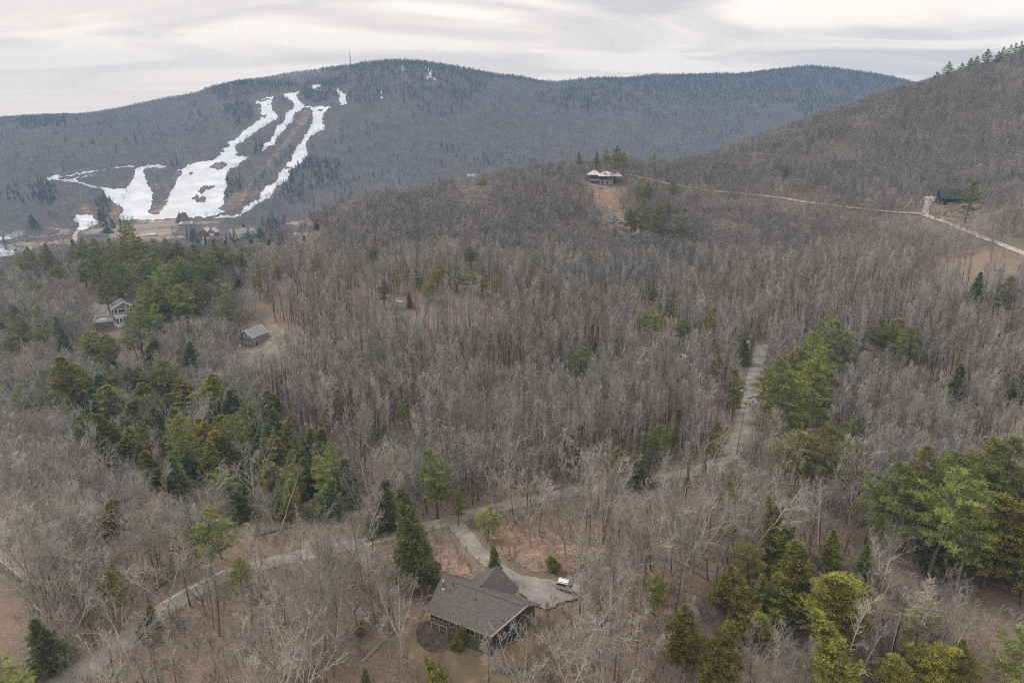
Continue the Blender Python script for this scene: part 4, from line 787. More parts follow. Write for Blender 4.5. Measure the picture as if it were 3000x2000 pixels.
# ---- lift towers and cables
def lift(pts, H_, lab, label2, cable_label):
    P_ = [hit1(*p) for p in pts]; tops = []
    for i, (x, y, z) in enumerate(P_):
        e = empty('lift_tower', (x, y, z), math.atan2(P_[-1][1]-P_[0][1], P_[-1][0]-P_[0][0]), lab % ORD[i], 'lift tower', label2)
        MB().bar((0, 0, -2), (0, 0, H_), .45, 8, .3).build('pole', M['steel_dark'], e)
        MB().box(-.25, .25, -3, 3, H_-.2, H_+.25).build('crossarm', M['steel_dark'], e); tops.append((x, y, z + H_ + .1))
    m = MB(); d = Vector(P_[-1]) - Vector(P_[0]); sd = Vector((-d.y, d.x, 0)).normalized() * 2.8
    for a, b in zip(tops[:-1], tops[1:]):
        for sg in (-1, 1):
            pr_ = None
            for k in range(9):
                t = k/8; q = Vector(a).lerp(Vector(b), t) + sd*sg - Vector((0, 0, 4*2.0*t*(1-t)))
                if pr_ is not None: m.bar(pr_, q, .14, 4)
                pr_ = q
    tag(m.build('lift_cable', M['steel_dark']), cable_label, 'cable')
lift([(685, 612), (727, 560), (779, 490), (842, 425), (867, 385), (898, 328)], 11, '%s lift tower from the bottom of the brown corridor between the snow trails', 'towers of the long chairlift', 'long chairlift cable up the brown corridor to the summit')
lift([(352, 612), (362, 585), (371, 565)], 10, '%s dark lift tower from the bottom on the left snow trail', 'towers of the small lift', 'short lift cable over the left snow trail')

# ---- small vehicles far off
def carpx(label, u, v, rot, paint, name='parked_car', group=None, kind='suv', lift_=0.8):
    x, y, z = hit1(u, v); vehicle(name, label, x, y, R(rot), paint, kind=kind, group=group, lift=lift_)
carpx('white car parked under the evergreens by the ski parking lot', 336, 667, 5, M['paint_white'], kind='sedan')
carpx('dark car on the pale gravel road left of the parking lot', 152, 707, 5, M['paint_dark'], kind='suv')
carpx('white car left of two parked by the hilltop house drive', 1862, 509, 60, M['paint_white'], group='cars by the hilltop house')
carpx('white car right of two parked by the hilltop house drive', 1879, 507, 10, M['paint_white'], group='cars by the hilltop house')
carpx('silver car on the gravel road just right of the hilltop house', 1903, 517, -5, M['paint_silver'], group='cars by the hilltop house')
carpx('white car just left of the red barn pair near the farmhouses', 676, 676, 20, M['paint_white'])

# ---- leftover snow along roads
def snowbank(label, pts, w, h, seed):
    rs_ = random.Random(seed); m = MB(); P_ = [hit1(*p) for p in pts]; n = 5; rows = []
    sub = []
    for a, b in zip(P_[:-1], P_[1:]):
        for k in range(n): sub.append(Vector(a).lerp(Vector(b), k/n))
    sub.append(Vector(P_[-1])); V = []; F = []
    for i, q in enumerate(sub):
        d = (sub[min(i+1, len(sub)-1)] - sub[max(i-1, 0)]); d.z = 0; d.normalize(); s_ = Vector((-d.y, d.x, 0)); ww = w * rs_.uniform(.5, 1.2) * (0.35 if i in (0, len(sub)-1) else 1); hh = h * rs_.uniform(.5, 1.1)
        z0 = float(zat(q.x, q.y))
        for f_, g_ in ((-1, -.1), (-.6, .7), (0, 1), (.6, .6), (1, -.1)): V.append((q.x + s_.x*ww*f_, q.y + s_.y*ww*f_, z0 + hh*g_ + .15))
    for i in range(len(sub)-1):
        for j in range(4): F.append((i*5+j, (i+1)*5+j, (i+1)*5+j+1, i*5+j+1))
    return tag(m.add(V, F).build('snow_bank', M['snow']), label, 'snow')
snowbank('thin snow strip along the far edge of the lower road', [(470, 1772), (510, 1748), (560, 1722), (610, 1698), (655, 1672)], .33, .22, 1)
snowbank('white snow bank at the back of the pad by the dark green house', [(2704, 581), (2722, 580), (2738, 581), (2750, 582)], 1.5, 1.3, 2)
snowbank('small snow patch left of the dark green house drive', [(2709, 592), (2714, 595), (2719, 599)], .8, .6, 3)
snowbank('lowest snow patch beside the dark green house drive', [(2698, 624), (2703, 623), (2707, 622)], .8, .5, 4)
snowbank('snow heap at the left rim of the road bend clearing', [(2150, 1138), (2162, 1142), (2176, 1150)], 1.3, .9, 5)
snowbank('snow heap left of the small far clearing on the road', [(2184, 1012), (2190, 1005), (2196, 1000)], 1.2, .9, 6)
snowbank('long snow patch among bare trees left of the road', [(1992, 1040), (2004, 1042), (2020, 1048)], 1.6, .9, 7)
snowbank('bright snow lump near the road just above the bend', [(2188, 1353), (2194, 1355), (2202, 1358)], .7, .5, 8)
snowbank('snow patch in the saddle below the pines', [(1160, 880), (1170, 884), (1182, 885)], 1.3, .6, 9)
snowbank('small snow patch right of the saddle pines', [(1290, 878), (1298, 880)], 1.2, .5, 10)
snowbank('white rock-like snow scrap in the planting bed by the driveway', [(1496, 1722), (1500, 1724), (1504, 1725)], .7, .4, 11)
# stone wall line below the lawn
m = MB(); rs_ = random.Random(9)
a_, b_ = hit1(1450, 1962), hit1(1620, 1990)
for k in range(60):
    t = k/59; x, y = a_[0] + (b_[0]-a_[0])*t + rs_.uniform(-.3, .3), a_[1] + (b_[1]-a_[1])*t + rs_.uniform(-.3, .3); z = float(zat(x, y)); r = rs_.uniform(.25, .5)
    n_ = 6; ph = rs_.random(); m.prism([(x + r*rs_.uniform(.7, 1.1)*math.cos(ph + 6.283*i/n_), y + r*rs_.uniform(.7, 1.1)*math.sin(ph + 6.283*i/n_)) for i in range(n_)], z - .2, z + r*rs_.uniform(.6, 1.0), 'z')
tag(m.build('stone_wall', M['rock']), 'low broken stone wall below the lawn of the brown-roofed house', 'stone wall')

def outcrop(label, u, v, nx, spread, seed):
    rs_ = random.Random(seed); m = MB(); x0, y0, _ = hit1(u, v)
    for k in range(nx):
        x, y = x0 + rs_.gauss(0, spread), y0 + rs_.gauss(0, spread * .8); z = float(zat(x, y)); r = rs_.uniform(.8, 2.6); n_ = 7; ph = rs_.random() * 6; dx, dy = rs_.uniform(-.4, .4), rs_.uniform(-.4, .4)
        rr = [r * rs_.uniform(.7, 1.15) for _ in range(n_)]; lv = [(1.0, -.8), (.95, .35 * r), (.55, .75 * r)]
        V = [(x + dx * h_ + f_ * rr[i] * math.cos(ph + 6.283 * i / n_), y + dy * h_ + f_ * rr[i] * math.sin(ph + 6.283 * i / n_), z + h_ * (1 + .12 * math.sin(i * 2.1 + ph))) for f_, h_ in lv for i in range(n_)]
        Fq = [(j*n_+i, j*n_+(i+1) % n_, (j+1)*n_+(i+1) % n_, (j+1)*n_+i) for j in range(2) for i in range(n_)] + [tuple(range(2*n_, 3*n_))]
        m.add(V, Fq)
    return tag(m.build('rock_outcrop', M['rock']), label, 'rocks')
outcrop('gray rock ledge among bare trees below the hilltop pines', 1860, 700, 60, 11, 1)
outcrop('small gray rocks on the leafy face below the white-roofed house', 1795, 640, 26, 8, 2)
tag(outcrop('scattered stones on the bank in front of the dark green house', 2800, 632, 34, 7, 3), kind='stuff')

# ------------------------------------------------------------------ tree shapes
def prisms(P0, P1, R0, R1, sides=3):
    P0 = np.asarray(P0, float); P1 = np.asarray(P1, float); R0 = np.asarray(R0)[:, None]; R1 = np.asarray(R1)[:, None]
    d = P1 - P0; L = np.linalg.norm(d, axis=1, keepdims=True) + 1e-9; d = d / L; n = len(d)
    ref = np.where(np.abs(d[:, 2:3]) > 0.9, np.array([[1.0, 0, 0]]), np.array([[0, 0, 1.0]]))
    a = np.cross(d, ref); a /= np.linalg.norm(a, axis=1, keepdims=True) + 1e-9; b = np.cross(d, a)
    P0 = P0 - d * R0 * 0.4
    V = np.empty((n, 2 * sides, 3))
    for i in range(sides):
        w = a * math.cos(2*math.pi*i/sides) + b * math.sin(2*math.pi*i/sides)
        V[:, i] = P0 + w * R0; V[:, sides + i] = P1 + w * R1
    base = (np.arange(n) * 2 * sides)[:, None]
    F = np.concatenate([base + np.array([[i, (i+1) % sides, sides + (i+1) % sides, sides + i]]) for i in range(sides)])
    return V.reshape(-1, 3), F
def grow_bare(seed, H, crown_r, first=0.35, n1=16, n2=6, n3=5, n4=3, r0=0.20, lean=0.03, fork=False, ang=0.75, twig=0.016, up=0.35):
    """returns (trunk segments, limb segments) as (p0, p1, r0, r1) lists"""
    rg = random.Random(seed); T, L = [], []
    def rv(): return Vector((rg.gauss(0, 1), rg.gauss(0, 1), rg.gauss(0, 1))).normalized()
    def line(p, d, length, ra, rb, n, wob, curve, store):
        pts = [p.copy()]; st = length / n
        for i in range(n):
            d = (d + rv() * wob + Vector((0, 0, curve))).normalized()
            q = p + d * st
            store.append((p[:], q[:], ra + (rb - ra) * i / n, ra + (rb - ra) * (i + 1) / n)); p = q; pts.append(q.copy())
        return pts
    def at(pts, t):
        x = t * (len(pts) - 1); i = min(int(x), len(pts) - 2); return pts[i].lerp(pts[i+1], x - i), (pts[i+1] - pts[i]).normalized()
    def spread(axis, a):
        o = axis.orthogonal().normalized(); o.rotate(Matrix.Rotation(rg.uniform(0, 6.283), 3, axis)); return (axis * math.cos(a) + o * math.sin(a)).normalized()
    stems = []
    if fork:
        base = line(Vector((0, 0, -0.6)), Vector((lean * rg.uniform(-1, 1), lean * rg.uniform(-1, 1), 1)).normalized(), H * first + 0.6, r0, r0 * 0.8, 3, 0.05, 0, T)
        k = rg.choice((2, 3, 3))
        for j in range(k):
            a = 6.283 * j / k + rg.uniform(-.5, .5); d = Vector((math.cos(a) * 0.45, math.sin(a) * 0.45, 1)).normalized()
            stems.append((line(base[-1], d, H * (1 - first) * rg.uniform(0.85, 1.05), r0 * 0.62, 0.03, 6, 0.12, 0.04, T), 0.12, n1 // k + 1))
    else:
        stems.append((line(Vector((0, 0, -0.6)), Vector((lean * rg.gauss(0, 1), lean * rg.gauss(0, 1), 1)).normalized(), H + 0.6, r0, 0.025, 9, 0.05, 0.03, T), first, n1))
    for pts, f0, cnt in stems:
        for i in range(cnt):
            t = f0 + (0.97 - f0) * ((i + rg.random()) / cnt) ** 0.85
            p, d = at(pts, t); rel = (t - f0) / (1 - f0)
            shape = (0.55 + 0.6 * math.sin(math.pi * min(1, rel * 0.85 + 0.12))) * (1 - 0.45 * rel)
            l1 = crown_r * shape * rg.uniform(0.75, 1.25) * 1.25
            r1 = max(0.02, min(r0 * 0.42 * (1 - 0.7 * rel), 0.012 + l1 * 0.016))
            b1 = line(p, spread(d, ang * rg.uniform(0.75, 1.2)), l1, r1, 0.014, 4, 0.13, up * 0.4, L)
            for j in range(n2):
                p2, d2 = at(b1, 0.25 + 0.75 * (j + rg.random()) / n2)
                l2 = l1 * rg.uniform(0.3, 0.55) * (1.1 - 0.4 * j / n2)
                b2 = line(p2, spread(d2, rg.uniform(0.5, 0.9)), l2, max(twig, r1 * 0.5), twig * 0.8, 2, 0.2, up * 0.35, L)
                for k in range(n3):
                    p3, d3 = at(b2, 0.2 + 0.8 * (k + rg.random()) / n3)
                    l3 = l2 * rg.uniform(0.35, 0.6)
                    b3 = line(p3, spread(d3, rg.uniform(0.4, 0.9)), l3, twig * 0.9, twig * 0.6, 1, 0.2, up * 0.3, L)
                    for m in range(n4):
                        p4, d4 = at(b3, rg.uniform(0.2, 1))
                        line(p4, spread(d4, rg.uniform(0.4, 0.9)), l3 * rg.uniform(0.45, 0.8), twig * 0.65, twig * 0.35, 1, 0.15, up * 0.2, L)
    return T, L
def seg_mesh(name, segs, material, sides=3):
    a = list(zip(*segs)); V, F = prisms(a[0], a[1], a[2], a[3], sides)
    return mesh_np(name, V, F, material)
def join_np(name, parts):
    """parts: list of (V, F list, material); one mesh, several materials"""
    me_v, fs, mi, off = [], [], [], 0
    mats = []
    for V, F, mt in parts:
        if mt not in mats: mats.append(mt)
        for f in (F if isinstance(F, list) else [F]):
            fs.append(np.asarray(f) + off); mi.append(np.full(len(f), mats.index(mt), np.int32))
        me_v.append(V); off += len(V)
    me = mesh_np(name, np.concatenate(me_v), fs, mats[0])
    for mt in mats[1:]: me.materials.append(mt)
    me.polygons.foreach_set('material_index', np.concatenate(mi)); return me
def seg_np(segs, sides=3):
    a = list(zip(*segs)); return prisms(a[0], a[1], a[2], a[3], sides)
def tufts(P, D, n, length, width, rs, jitter, upb=0.25):
    """n narrow needle sprays about every point P, leaning along D"""
    P = np.repeat(P, n, 0) + rs.normal(0, jitter, (len(P) * n, 3)); D = np.repeat(D, n, 0)
    d = D * 0.8 + rs.normal(0, 0.65, P.shape); d[:, 2] += upb; d /= np.linalg.norm(d, axis=1, keepdims=True)
    w = np.cross(d, rs.normal(0, 1, P.shape)); w /= np.linalg.norm(w, axis=1, keepdims=True) + 1e-9
    l = length * rs.uniform(0.6, 1.4, (len(P), 1)); ww = width * rs.uniform(0.6, 1.3, (len(P), 1))
    V = np.stack([P - w * ww * 0.5, P + w * ww * 0.5, P + d * l + w * ww * 0.18, P + d * l - w * ww * 0.18], 1)
    return V.reshape(-1, 3), np.arange(len(P) * 4).reshape(-1, 4)
def conifer(seed, kind, H=20.0, dens=1.0, size=1.0, nt=4):
    """-> trunk segs, (V, F) of foliage. kind pine / hemlock / cedar"""
    rg = random.Random(seed); rs = np.random.RandomState(seed); T, P, D = [], [], []
    segs = []; n = 8; x = Vector((0, 0, -0.6)); d = Vector((rg.gauss(0, .02), rg.gauss(0, .02), 1)).normalized(); stem = [x.copy()]
    r0 = {'pine': 0.30, 'hemlock': 0.27, 'cedar': 0.2}[kind]
    for i in range(n):
        d = (d + Vector((rg.gauss(0, .03), rg.gauss(0, .03), 0))).normalized(); y = x + d * (H + .6) / n
        T.append((x[:], y[:], r0 * (1 - i / n) + .03, r0 * (1 - (i + 1) / n) + .02)); x = y; stem.append(y.copy())
    def st(t):
        q = t * n; i = min(int(q), n - 1); return stem[i].lerp(stem[i+1], q - i)
    R_ = {'pine': 4.4, 'hemlock': 3.6, 'cedar': 3.4}[kind]; f0 = {'pine': rg.uniform(.28, .42), 'hemlock': .12, 'cedar': .08}[kind]
    nw = {'pine': 15, 'hemlock': 26, 'cedar': 26}[kind]; lob = [rg.uniform(0.62, 1.3) for _ in range(8)]; ph = rg.uniform(0, 6)
    for i in range(nw):
        t = f0 + (0.985 - f0) * (i + rg.uniform(-.25, .25)) / (nw - 1); t = min(max(t, f0), .985); rel = (t - f0) / (1 - f0)
        if kind == 'pine': rr = (math.sin(math.pi * min(1, rel * .78 + .24)) ** .8) * (1.05 - .25 * rel) * rg.uniform(.6, 1.15) + .12
        elif kind == 'hemlock': rr = (1 - rel) ** .8 * (.65 + .35 * min(1, rel / .12 + .3)) * rg.uniform(.85, 1.1) + .05
        else: rr = (1 - rel ** 1.7) ** .9 * (.55 + .45 * min(1, rel / .25 + .2)) * rg.uniform(.82, 1.1) + .05
        nb = {'pine': rg.choice((4, 5, 6)), 'hemlock': 8, 'cedar': 9}[kind]
        for j in range(nb):
            if rg.random() < (.14 if kind == 'pine' else .10): continue
            a = 6.283 * (j + rg.uniform(-.3, .3)) / nb + i * 2.4
            l = R_ * rr * lob[int((a % 6.283) / 6.283 * 8) % 8] * rg.uniform(.7, 1.15); sl = {'pine': .22 - .1 * (1 - rel), 'hemlock': -.12, 'cedar': .5}[kind]
            bd = Vector((math.cos(a), math.sin(a), sl + rg.gauss(0, .08))).normalized(); p0 = st(t); m = max(3, int(l / (0.36 if kind == 'pine' else 0.34)))
            tip = p0 + bd * l
            if kind == 'pine' or i % 2 == 0: T.append((p0[:], tip[:], .05 * (1 - rel) + .015, .01))
            for k in range(m):
                f = (k + rg.random()) / m
                if f < (.30 if kind == 'pine' else .25): continue
                q = p0 + bd * (l * f)
                if kind == 'pine': q.z += .35 * l * .3 * (f - .3)
                if kind == 'hemlock': q.z -= .22 * l * f * f
                sw = l * .22 * (1 - .5 * f) + .12
                for c in range(2):
                    o = Vector((-math.sin(a), math.cos(a), 0)) * rg.uniform(-sw, sw)
                    P.append((q + o)[:]); D.append((bd * .6 + o.normalized() * .35)[:])
    P = np.array(P); D = np.array(D)
    if kind != 'pine':      # the leader
        pass
    ln, wd, jt = {'pine': (.46, .10, .17), 'hemlock': (.36, .12, .14), 'cedar': (.36, .12, .16)}[kind]
    V, F = tufts(P, D, int(nt * dens), ln * size, wd * size, rs, jt, {'pine': .35, 'hemlock': -.15, 'cedar': .75}[kind])
    return T, (V, F)

# ---- individual species meshes (trunk mesh, crown mesh)
BARE = {'tall': [], 'spread': [], 'sapling': [], 'birch': []}
for k in range(4):
    T, L = grow_bare(100 + k, 19, 2.7, first=0.40, n1=15, n2=5, n3=5, n4=2, r0=0.17, ang=0.6, up=.45, twig=.016)
    BARE['tall'].append((seg_mesh('trunk', T, M['bark'], 6), seg_mesh('crown', L, M['twig'])))
for k in range(5):
    T, L = grow_bare(200 + k, 15.5, 4.3, first=0.24, n1=17, n2=6, n3=5, n4=2, r0=0.18, fork=True, ang=0.72, up=.3, twig=.017)
    BARE['spread'].append((seg_mesh('trunk', T, M['twig'], 6), seg_mesh('crown', L, M['twig'])))
for k in range(3):
    T, L = grow_bare(300 + k, 9, 2.3, first=0.15, n1=14, n2=5, n3=4, n4=2, r0=0.10, fork=True, ang=0.6, twig=.013)
    BARE['sapling'].append((seg_mesh('trunk', T, M['twig'], 5), seg_mesh('crown', L, M['twig'])))
for k in range(2):
    T, L = grow_bare(400 + k, 15, 2.0, first=0.45, n1=12, n2=5, n3=4, n4=2, r0=0.13, lean=.16, ang=0.55)
    BARE['birch'].append((seg_mesh('trunk', T, M['birch'], 6), seg_mesh('crown', L, M['twig'])))
CON = {'p': [], 'h': [], 'c': []}
for kk_, kind, mt, cnt in (('p', 'pine', 'pine', 5), ('h', 'hemlock', 'hemlock', 4), ('c', 'cedar', 'cedar', 4)):
    for k in range(cnt):
        T, (V, F) = conifer(500 + k + ord(kk_) * 7, kind, nt=13)
        CON[kk_].append((seg_mesh('trunk', T, M['bark'], 5), mesh_np('crown', V, F, M[mt])))
def recolor(me, material):
    c = me.copy(); c.materials.clear(); c.materials.append(material); return c
CON['y'] = [(CON['p'][1][0], recolor(CON['p'][1][1], M['yellow_pine']))]
CON['b'] = [(CON['p'][2][0], recolor(CON['p'][2][1], M['brown_needles']))]
CONR = {'p': 4.2, 'h': 3.4, 'c': 3.2, 'y': 4.2, 'b': 4.2}      # crown radius of a 20 m prototype
def tree(name, meshes, x, y, H, H0, sxy, label, cat, group, rz, lean=0.0):
    z = float(zat(x, y)) - 0.1
    e = empty(name, (x, y, z), rz, label, cat, group); s = H / H0
    e.scale = (sxy, sxy, s); e.rotation_euler = (lean * math.cos(rz * 3), lean * math.sin(rz * 3), rz)
    o = link('trunk', meshes[0], e); link('crown', meshes[1], e); return e

# ---- individual evergreens read off the photo: (u, v of the top, v of the crown's foot, crown width, kind) in 2352 x 1568 px
EV = '''1780 1180 1300 100 c;1930 1270 1450 150 c;1905 1222 1300 50 c;1820 1270 1400 100 c;1720 1250 1330 75 q;1705 1335 1440 90 c;1730 1385 1450 80 c;1565 1380 1510 80 c;1640 1435 1570 90 c;1920 1450 1600 125 c;2110 1440 1560 100 c;2070 1510 1620 100 c;2180 1465 1590 75 c;2320 1420 1560 150 q;2165 1215 1310 90 h;1655 1300 1375 70 c;1975 1255 1340 45 h;2095 1375 1470 95 q;1500 1320 1385 60 q;1670 1100 1240 55 q;1745 1320 1400 60 h;1790 1340 1420 80 c
2010 1060 1210 120 p;2075 1022 1190 110 p;2130 1075 1250 130 p;2200 1000 1170 130 p;2190 1120 1290 110 p;2280 1010 1180 125 p;2335 1045 1200 110 p;2300 1130 1320 130 c;2350 1160 1350 100 c;2255 1190 1300 90 p;1985 1130 1210 75 p;2345 1230 1345 85 q;2110 1180 1260 80 p;2230 1060 1200 90 p;2160 1040 1170 90 p
1800 985 1090 90 p;1850 975 1100 105 p;1935 950 1040 85 p;1845 895 990 90 p;1890 905 965 55 p;1910 1010 1110 70 q;1790 765 960 115 p;1850 800 930 90 p;1870 765 880 80 p;1905 735 860 105 p;1937 714 750 25 h;1880 722 775 42 p;1825 800 900 75 p;2005 730 805 58 p;2052 728 795 80 p;2078 748 832 70 p;2033 735 790 40 h;2190 835 915 62 h;2338 850 925 60 h;2350 815 900 40 p;2240 625 682 32 h;2293 632 708 62 p;1765 820 930 60 p
1325 795 865 62 p;1368 785 815 24 h;1495 705 765 62 p;1560 735 775 42 p;1622 705 770 52 p;1495 660 692 26 p;1540 685 730 42 p;1640 815 865 52 p;1680 850 930 48 p;1712 775 830 32 h;1485 975 1060 68 p;1640 970 1060 42 p;1545 975 1012 32 p;1420 1030 1090 65 q;1473 1060 1110 45 h
1005 1035 1140 92 p;970 1128 1325 98 H;878 1115 1210 78 h;1053 1120 1180 32 p;1138 1255 1318 46 h;1273 1268 1305 30 c;1050 1430 1492 36 C;1008 1530 1600 62 c;842 1532 1600 42 h;825 1425 1457 22 c;1120 1165 1220 55 q
255 1150 1225 78 c;487 1175 1275 108 p;265 1310 1387 78 p;400 1088 1150 52 c;45 1475 1620 125 p;120 1420 1525 80 h;555 1290 1350 50 q;350 1390 1450 50 h
640 940 1020 62 h;625 928 965 32 h;685 960 1016 46 h;622 1005 1070 58 c;740 980 1032 42 c;408 990 1052 42 c;381 990 1036 28 h;500 865 962 85 c;545 885 965 85 h;508 945 1012 52 c;552 928 992 54 c;478 872 940 52 c;590 1045 1100 50 h;440 1040 1110 60 h;520 1010 1090 60 h;700 1060 1130 60 h;800 1050 1110 60 h;560 1110 1180 60 h
928 915 970 34 p;864 978 1035 32 p;782 905 962 26 p;432 785 852 56 h;345 780 838 46 c;400 825 902 85 q;182 818 952 82 c;152 850 942 62 c;226 860 948 62 h;70 885 952 62 p;256 790 832 36 c;150 725 802 46 h;136 750 800 32 h;212 790 842 52 h;232 760 810 50 p;318 755 805 52 p;326 700 775 60 p;255 765 835 60 p;205 765 820 50 p
370 640 722 62 p;350 660 746 62 p;366 700 772 52 p;420 640 732 72 p;442 655 737 62 p;465 582 662 52 p;402 590 662 60 p;302 590 682 62 p;330 575 652 46 p;360 580 642 46 p;272 590 652 52 p;240 580 642 42 p;510 640 702 52 p;530 660 742 46 p;490 600 662 46 p;450 560 622 46 p;481 575 640 40 p;540 580 620 32 p;562 570 616 32 p;512 570 622 42 p;200 602 642 42 p;130 610 642 36 p;85 640 664 30 p;385 610 690 50 p;430 600 680 50 p;395 660 735 60 p;470 640 720 50 p;345 620 690 50 h;500 560 625 40 p;255 640 700 40 p
205 545 608 36 p;240 548 610 36 p;270 545 610 36 p;300 545 612 36 p;330 545 610 36 p;360 548 612 36 p;390 548 612 36 p;420 555 612 34 p;60 572 628 26 p;90 568 626 26 p;120 560 620 24 p;185 550 612 26 p;12 720 775 40 p;60 725 785 42 p;110 742 792 46 p;2 612 645 20 p;40 760 810 40 p;100 700 750 36 p;45 700 742 34 p
640 605 634 24 y;597 630 668 32 p;820 628 655 12 h;856 563 602 28 p;1082 566 602 32 p;882 645 688 32 p;915 625 658 32 p;940 668 702 18 h;964 620 652 36 p;985 645 678 36 p;1004 608 646 38 p;1050 628 657 36 p;1080 625 657 32 p;1110 630 667 32 p;1140 630 672 24 p;545 625 660 24 h;556 620 655 16 h
1465 415 457 22 p;1490 420 457 22 p;1470 455 522 42 p;1512 450 532 46 p;1558 440 532 44 p;1545 420 448 26 p;1503 352 380 20 p;1525 360 378 13 p;1800 380 412 22 p;1774 335 354 14 p;1790 322 344 20 p;1415 335 392 26 p;1390 342 380 20 p;1432 350 385 20 p;1370 348 385 16 p;1330 350 385 16 p;1290 345 380 16 p;1222 360 378 20 p;1107 400 432 17 p;1606 356 380 20 p;2215 415 482 46 p;1583 360 380 16 p;1535 462 500 16 b;1590 358 378 16 p;1410 520 545 20 q;1450 480 530 30 q
2172 142 176 22 p;2200 145 172 15 p;2222 133 166 20 p;2262 113 150 22 p;2287 118 145 14 p;2308 103 135 14 p;2327 99 132 16 p;2347 92 125 16 p;2145 165 185 14 p;2238 128 160 14 p;1865 268 284 16 p;1838 277 292 12 p;1935 243 256 10 p;2296 108 140 16 p;2338 95 130 14 p
318 490 540 30 p;293 497 535 20 p;262 499 522 12 h;240 458 512 22 h;246 520 534 26 h;78 492 520 26 h;700 540 552 12 h;730 505 526 16 h;600 522 545 26 h;630 518 545 28 h;650 520 545 22 h;478 540 566 16 h;562 512 528 14 h;440 530 545 12 h;618 548 560 22 h;580 548 560 22 h;550 548 562 22 h;525 550 564 22 h;640 548 560 22 h;500 548 566 20 h'''
ev = []
for row in EV.replace('\n', ';').split(';'):
    a = row.split(); ev.append((float(a[0]) * 3000/2352, float(a[1]) * 3000/2352, float(a[2]) * 3000/2352, float(a[3]) * 3000/2352, a[4]))
_er = random.Random(19); _belt = [(110,850),(300,800),(480,850),(620,890),(760,990),(860,1050),(820,1120),(640,1110),(420,1050),(200,980)]
for _k in range(500):
    if _k > 470 or len(ev) > 326: break
    _u, _v = _er.uniform(100, 880), _er.uniform(800, 1120)
    if not inpoly(np.array([_u]), np.array([_v]), _belt)[0] or (690 > _u > 520 and _v < 880): continue
    if any(abs(_u * 1.2755 - q[0]) < 26 and abs(_v * 1.2755 - q[1]) < 34 for q in ev): continue
    _w = _er.uniform(34, 70); ev.append((_u * 1.2755, _v * 1.2755, (_v + _w * _er.uniform(1.1, 1.6)) * 1.2755, _w * 1.2755, _er.choice('hchcqp')))
KN = {'p': 'white_pine', 'q': 'white_pine', 'h': 'hemlock_tree', 'H': 'hemlock_tree', 'c': 'cedar_tree', 'C': 'cedar_tree', 'y': 'white_pine', 'b': 'white_pine'}
ZONE = [  # (u0, v0, u1, v1) of the tree's middle in photo px, phrase
 (0, 610, 130, 745, 'by the icy pond below the ski hill'), (130, 600, 1000, 715, 'on the valley floor below the ski slopes'),
 (2680, 100, 3000, 245, 'on the right-hand skyline'), (2300, 200, 2680, 500, 'on the slope of the right-hand hill'),
 (2760, 500, 2900, 640, 'beside the dark green house'), (1500, 420, 1860, 520, 'behind the hilltop house'), (1860, 420, 2120, 520, 'right of the hilltop house'),
 (1780, 500, 2050, 710, 'on the leafy ledge below the hilltop house'), (1360, 420, 1500, 600, 'on the far rim of the bare hill'),
 (0, 690, 240, 840, 'along the far rim of the left knoll'), (240, 690, 720, 800, 'along the crest of the left knoll'),
 (240, 800, 740, 980, 'in the grove beside the gray house'), (0, 840, 240, 1100, 'on the left flank of the knoll'), (240, 940, 620, 1080, 'just below the gray deck house'),
 (60, 1000, 620, 1320, 'on the slope below the gray deck house'), (600, 1080, 960, 1460, 'downhill from the gray barn'), (0, 1360, 760, 1620, 'on the left slope above the road'),
 (0, 1620, 560, 2000, 'at the lower left by the road'), (740, 700, 1480, 920, 'in the saddle of the bare woods'), (960, 1120, 1240, 1400, 'in the middle of the bare woods'),
 (1640, 950, 1780, 1150, 'alone in the middle of the bare woods'), (1860, 820, 2180, 1260, 'in the woods left of the road bend'), (1780, 1220, 2180, 1460, 'left of where the gravel road bends'),
 (2180, 880, 2480, 1230, 'in the tall grove right of the road bend'), (2480, 900, 2700, 1080, 'in the clump right of the tall grove'), (2700, 760, 3000, 940, 'below the hillside road'),
 (2700, 940, 3000, 1230, 'near the right edge of the bare woods'), (2220, 1120, 2560, 1460, 'right of the gravel road above the big grove'), (2480, 1270, 3000, 1760, 'in the big pine grove at the right'),
 (1040, 1280, 1480, 1720, 'near the driveway of the brown-roofed house'), (1000, 1780, 1480, 2040, 'in the yard below the brown-roofed house'), (1480, 1580, 1700, 1700, 'beside the car turnaround'),
 (1860, 1560, 2060, 2000, 'left of the golden evergreens'), (2060, 1360, 2200, 1620, 'below the road bend at the right'), (2060, 1480, 2600, 1860, 'in the golden evergreen group at lower right'), (2060, 1780, 3000, 2100, 'along the bottom right of the photo')]
SPECIAL = {'H': 'tallest dark hemlock standing behind the brown-roofed house by the road', 'C': 'narrow cedar against the front wall of the brown-roofed house', 'y': 'small yellow pine alone above the bare saddle woods', 'b': 'rust-brown dead pine among the green pines below the hilltop house'}
def zone_of(u, v):
    for z in ZONE:
        if z[0] <= u < z[2] and z[1] <= v < z[3]: return z[4]
    return 'in the wide bare woods'
EVPOS = []
bins = {}
rg = random.Random(77)
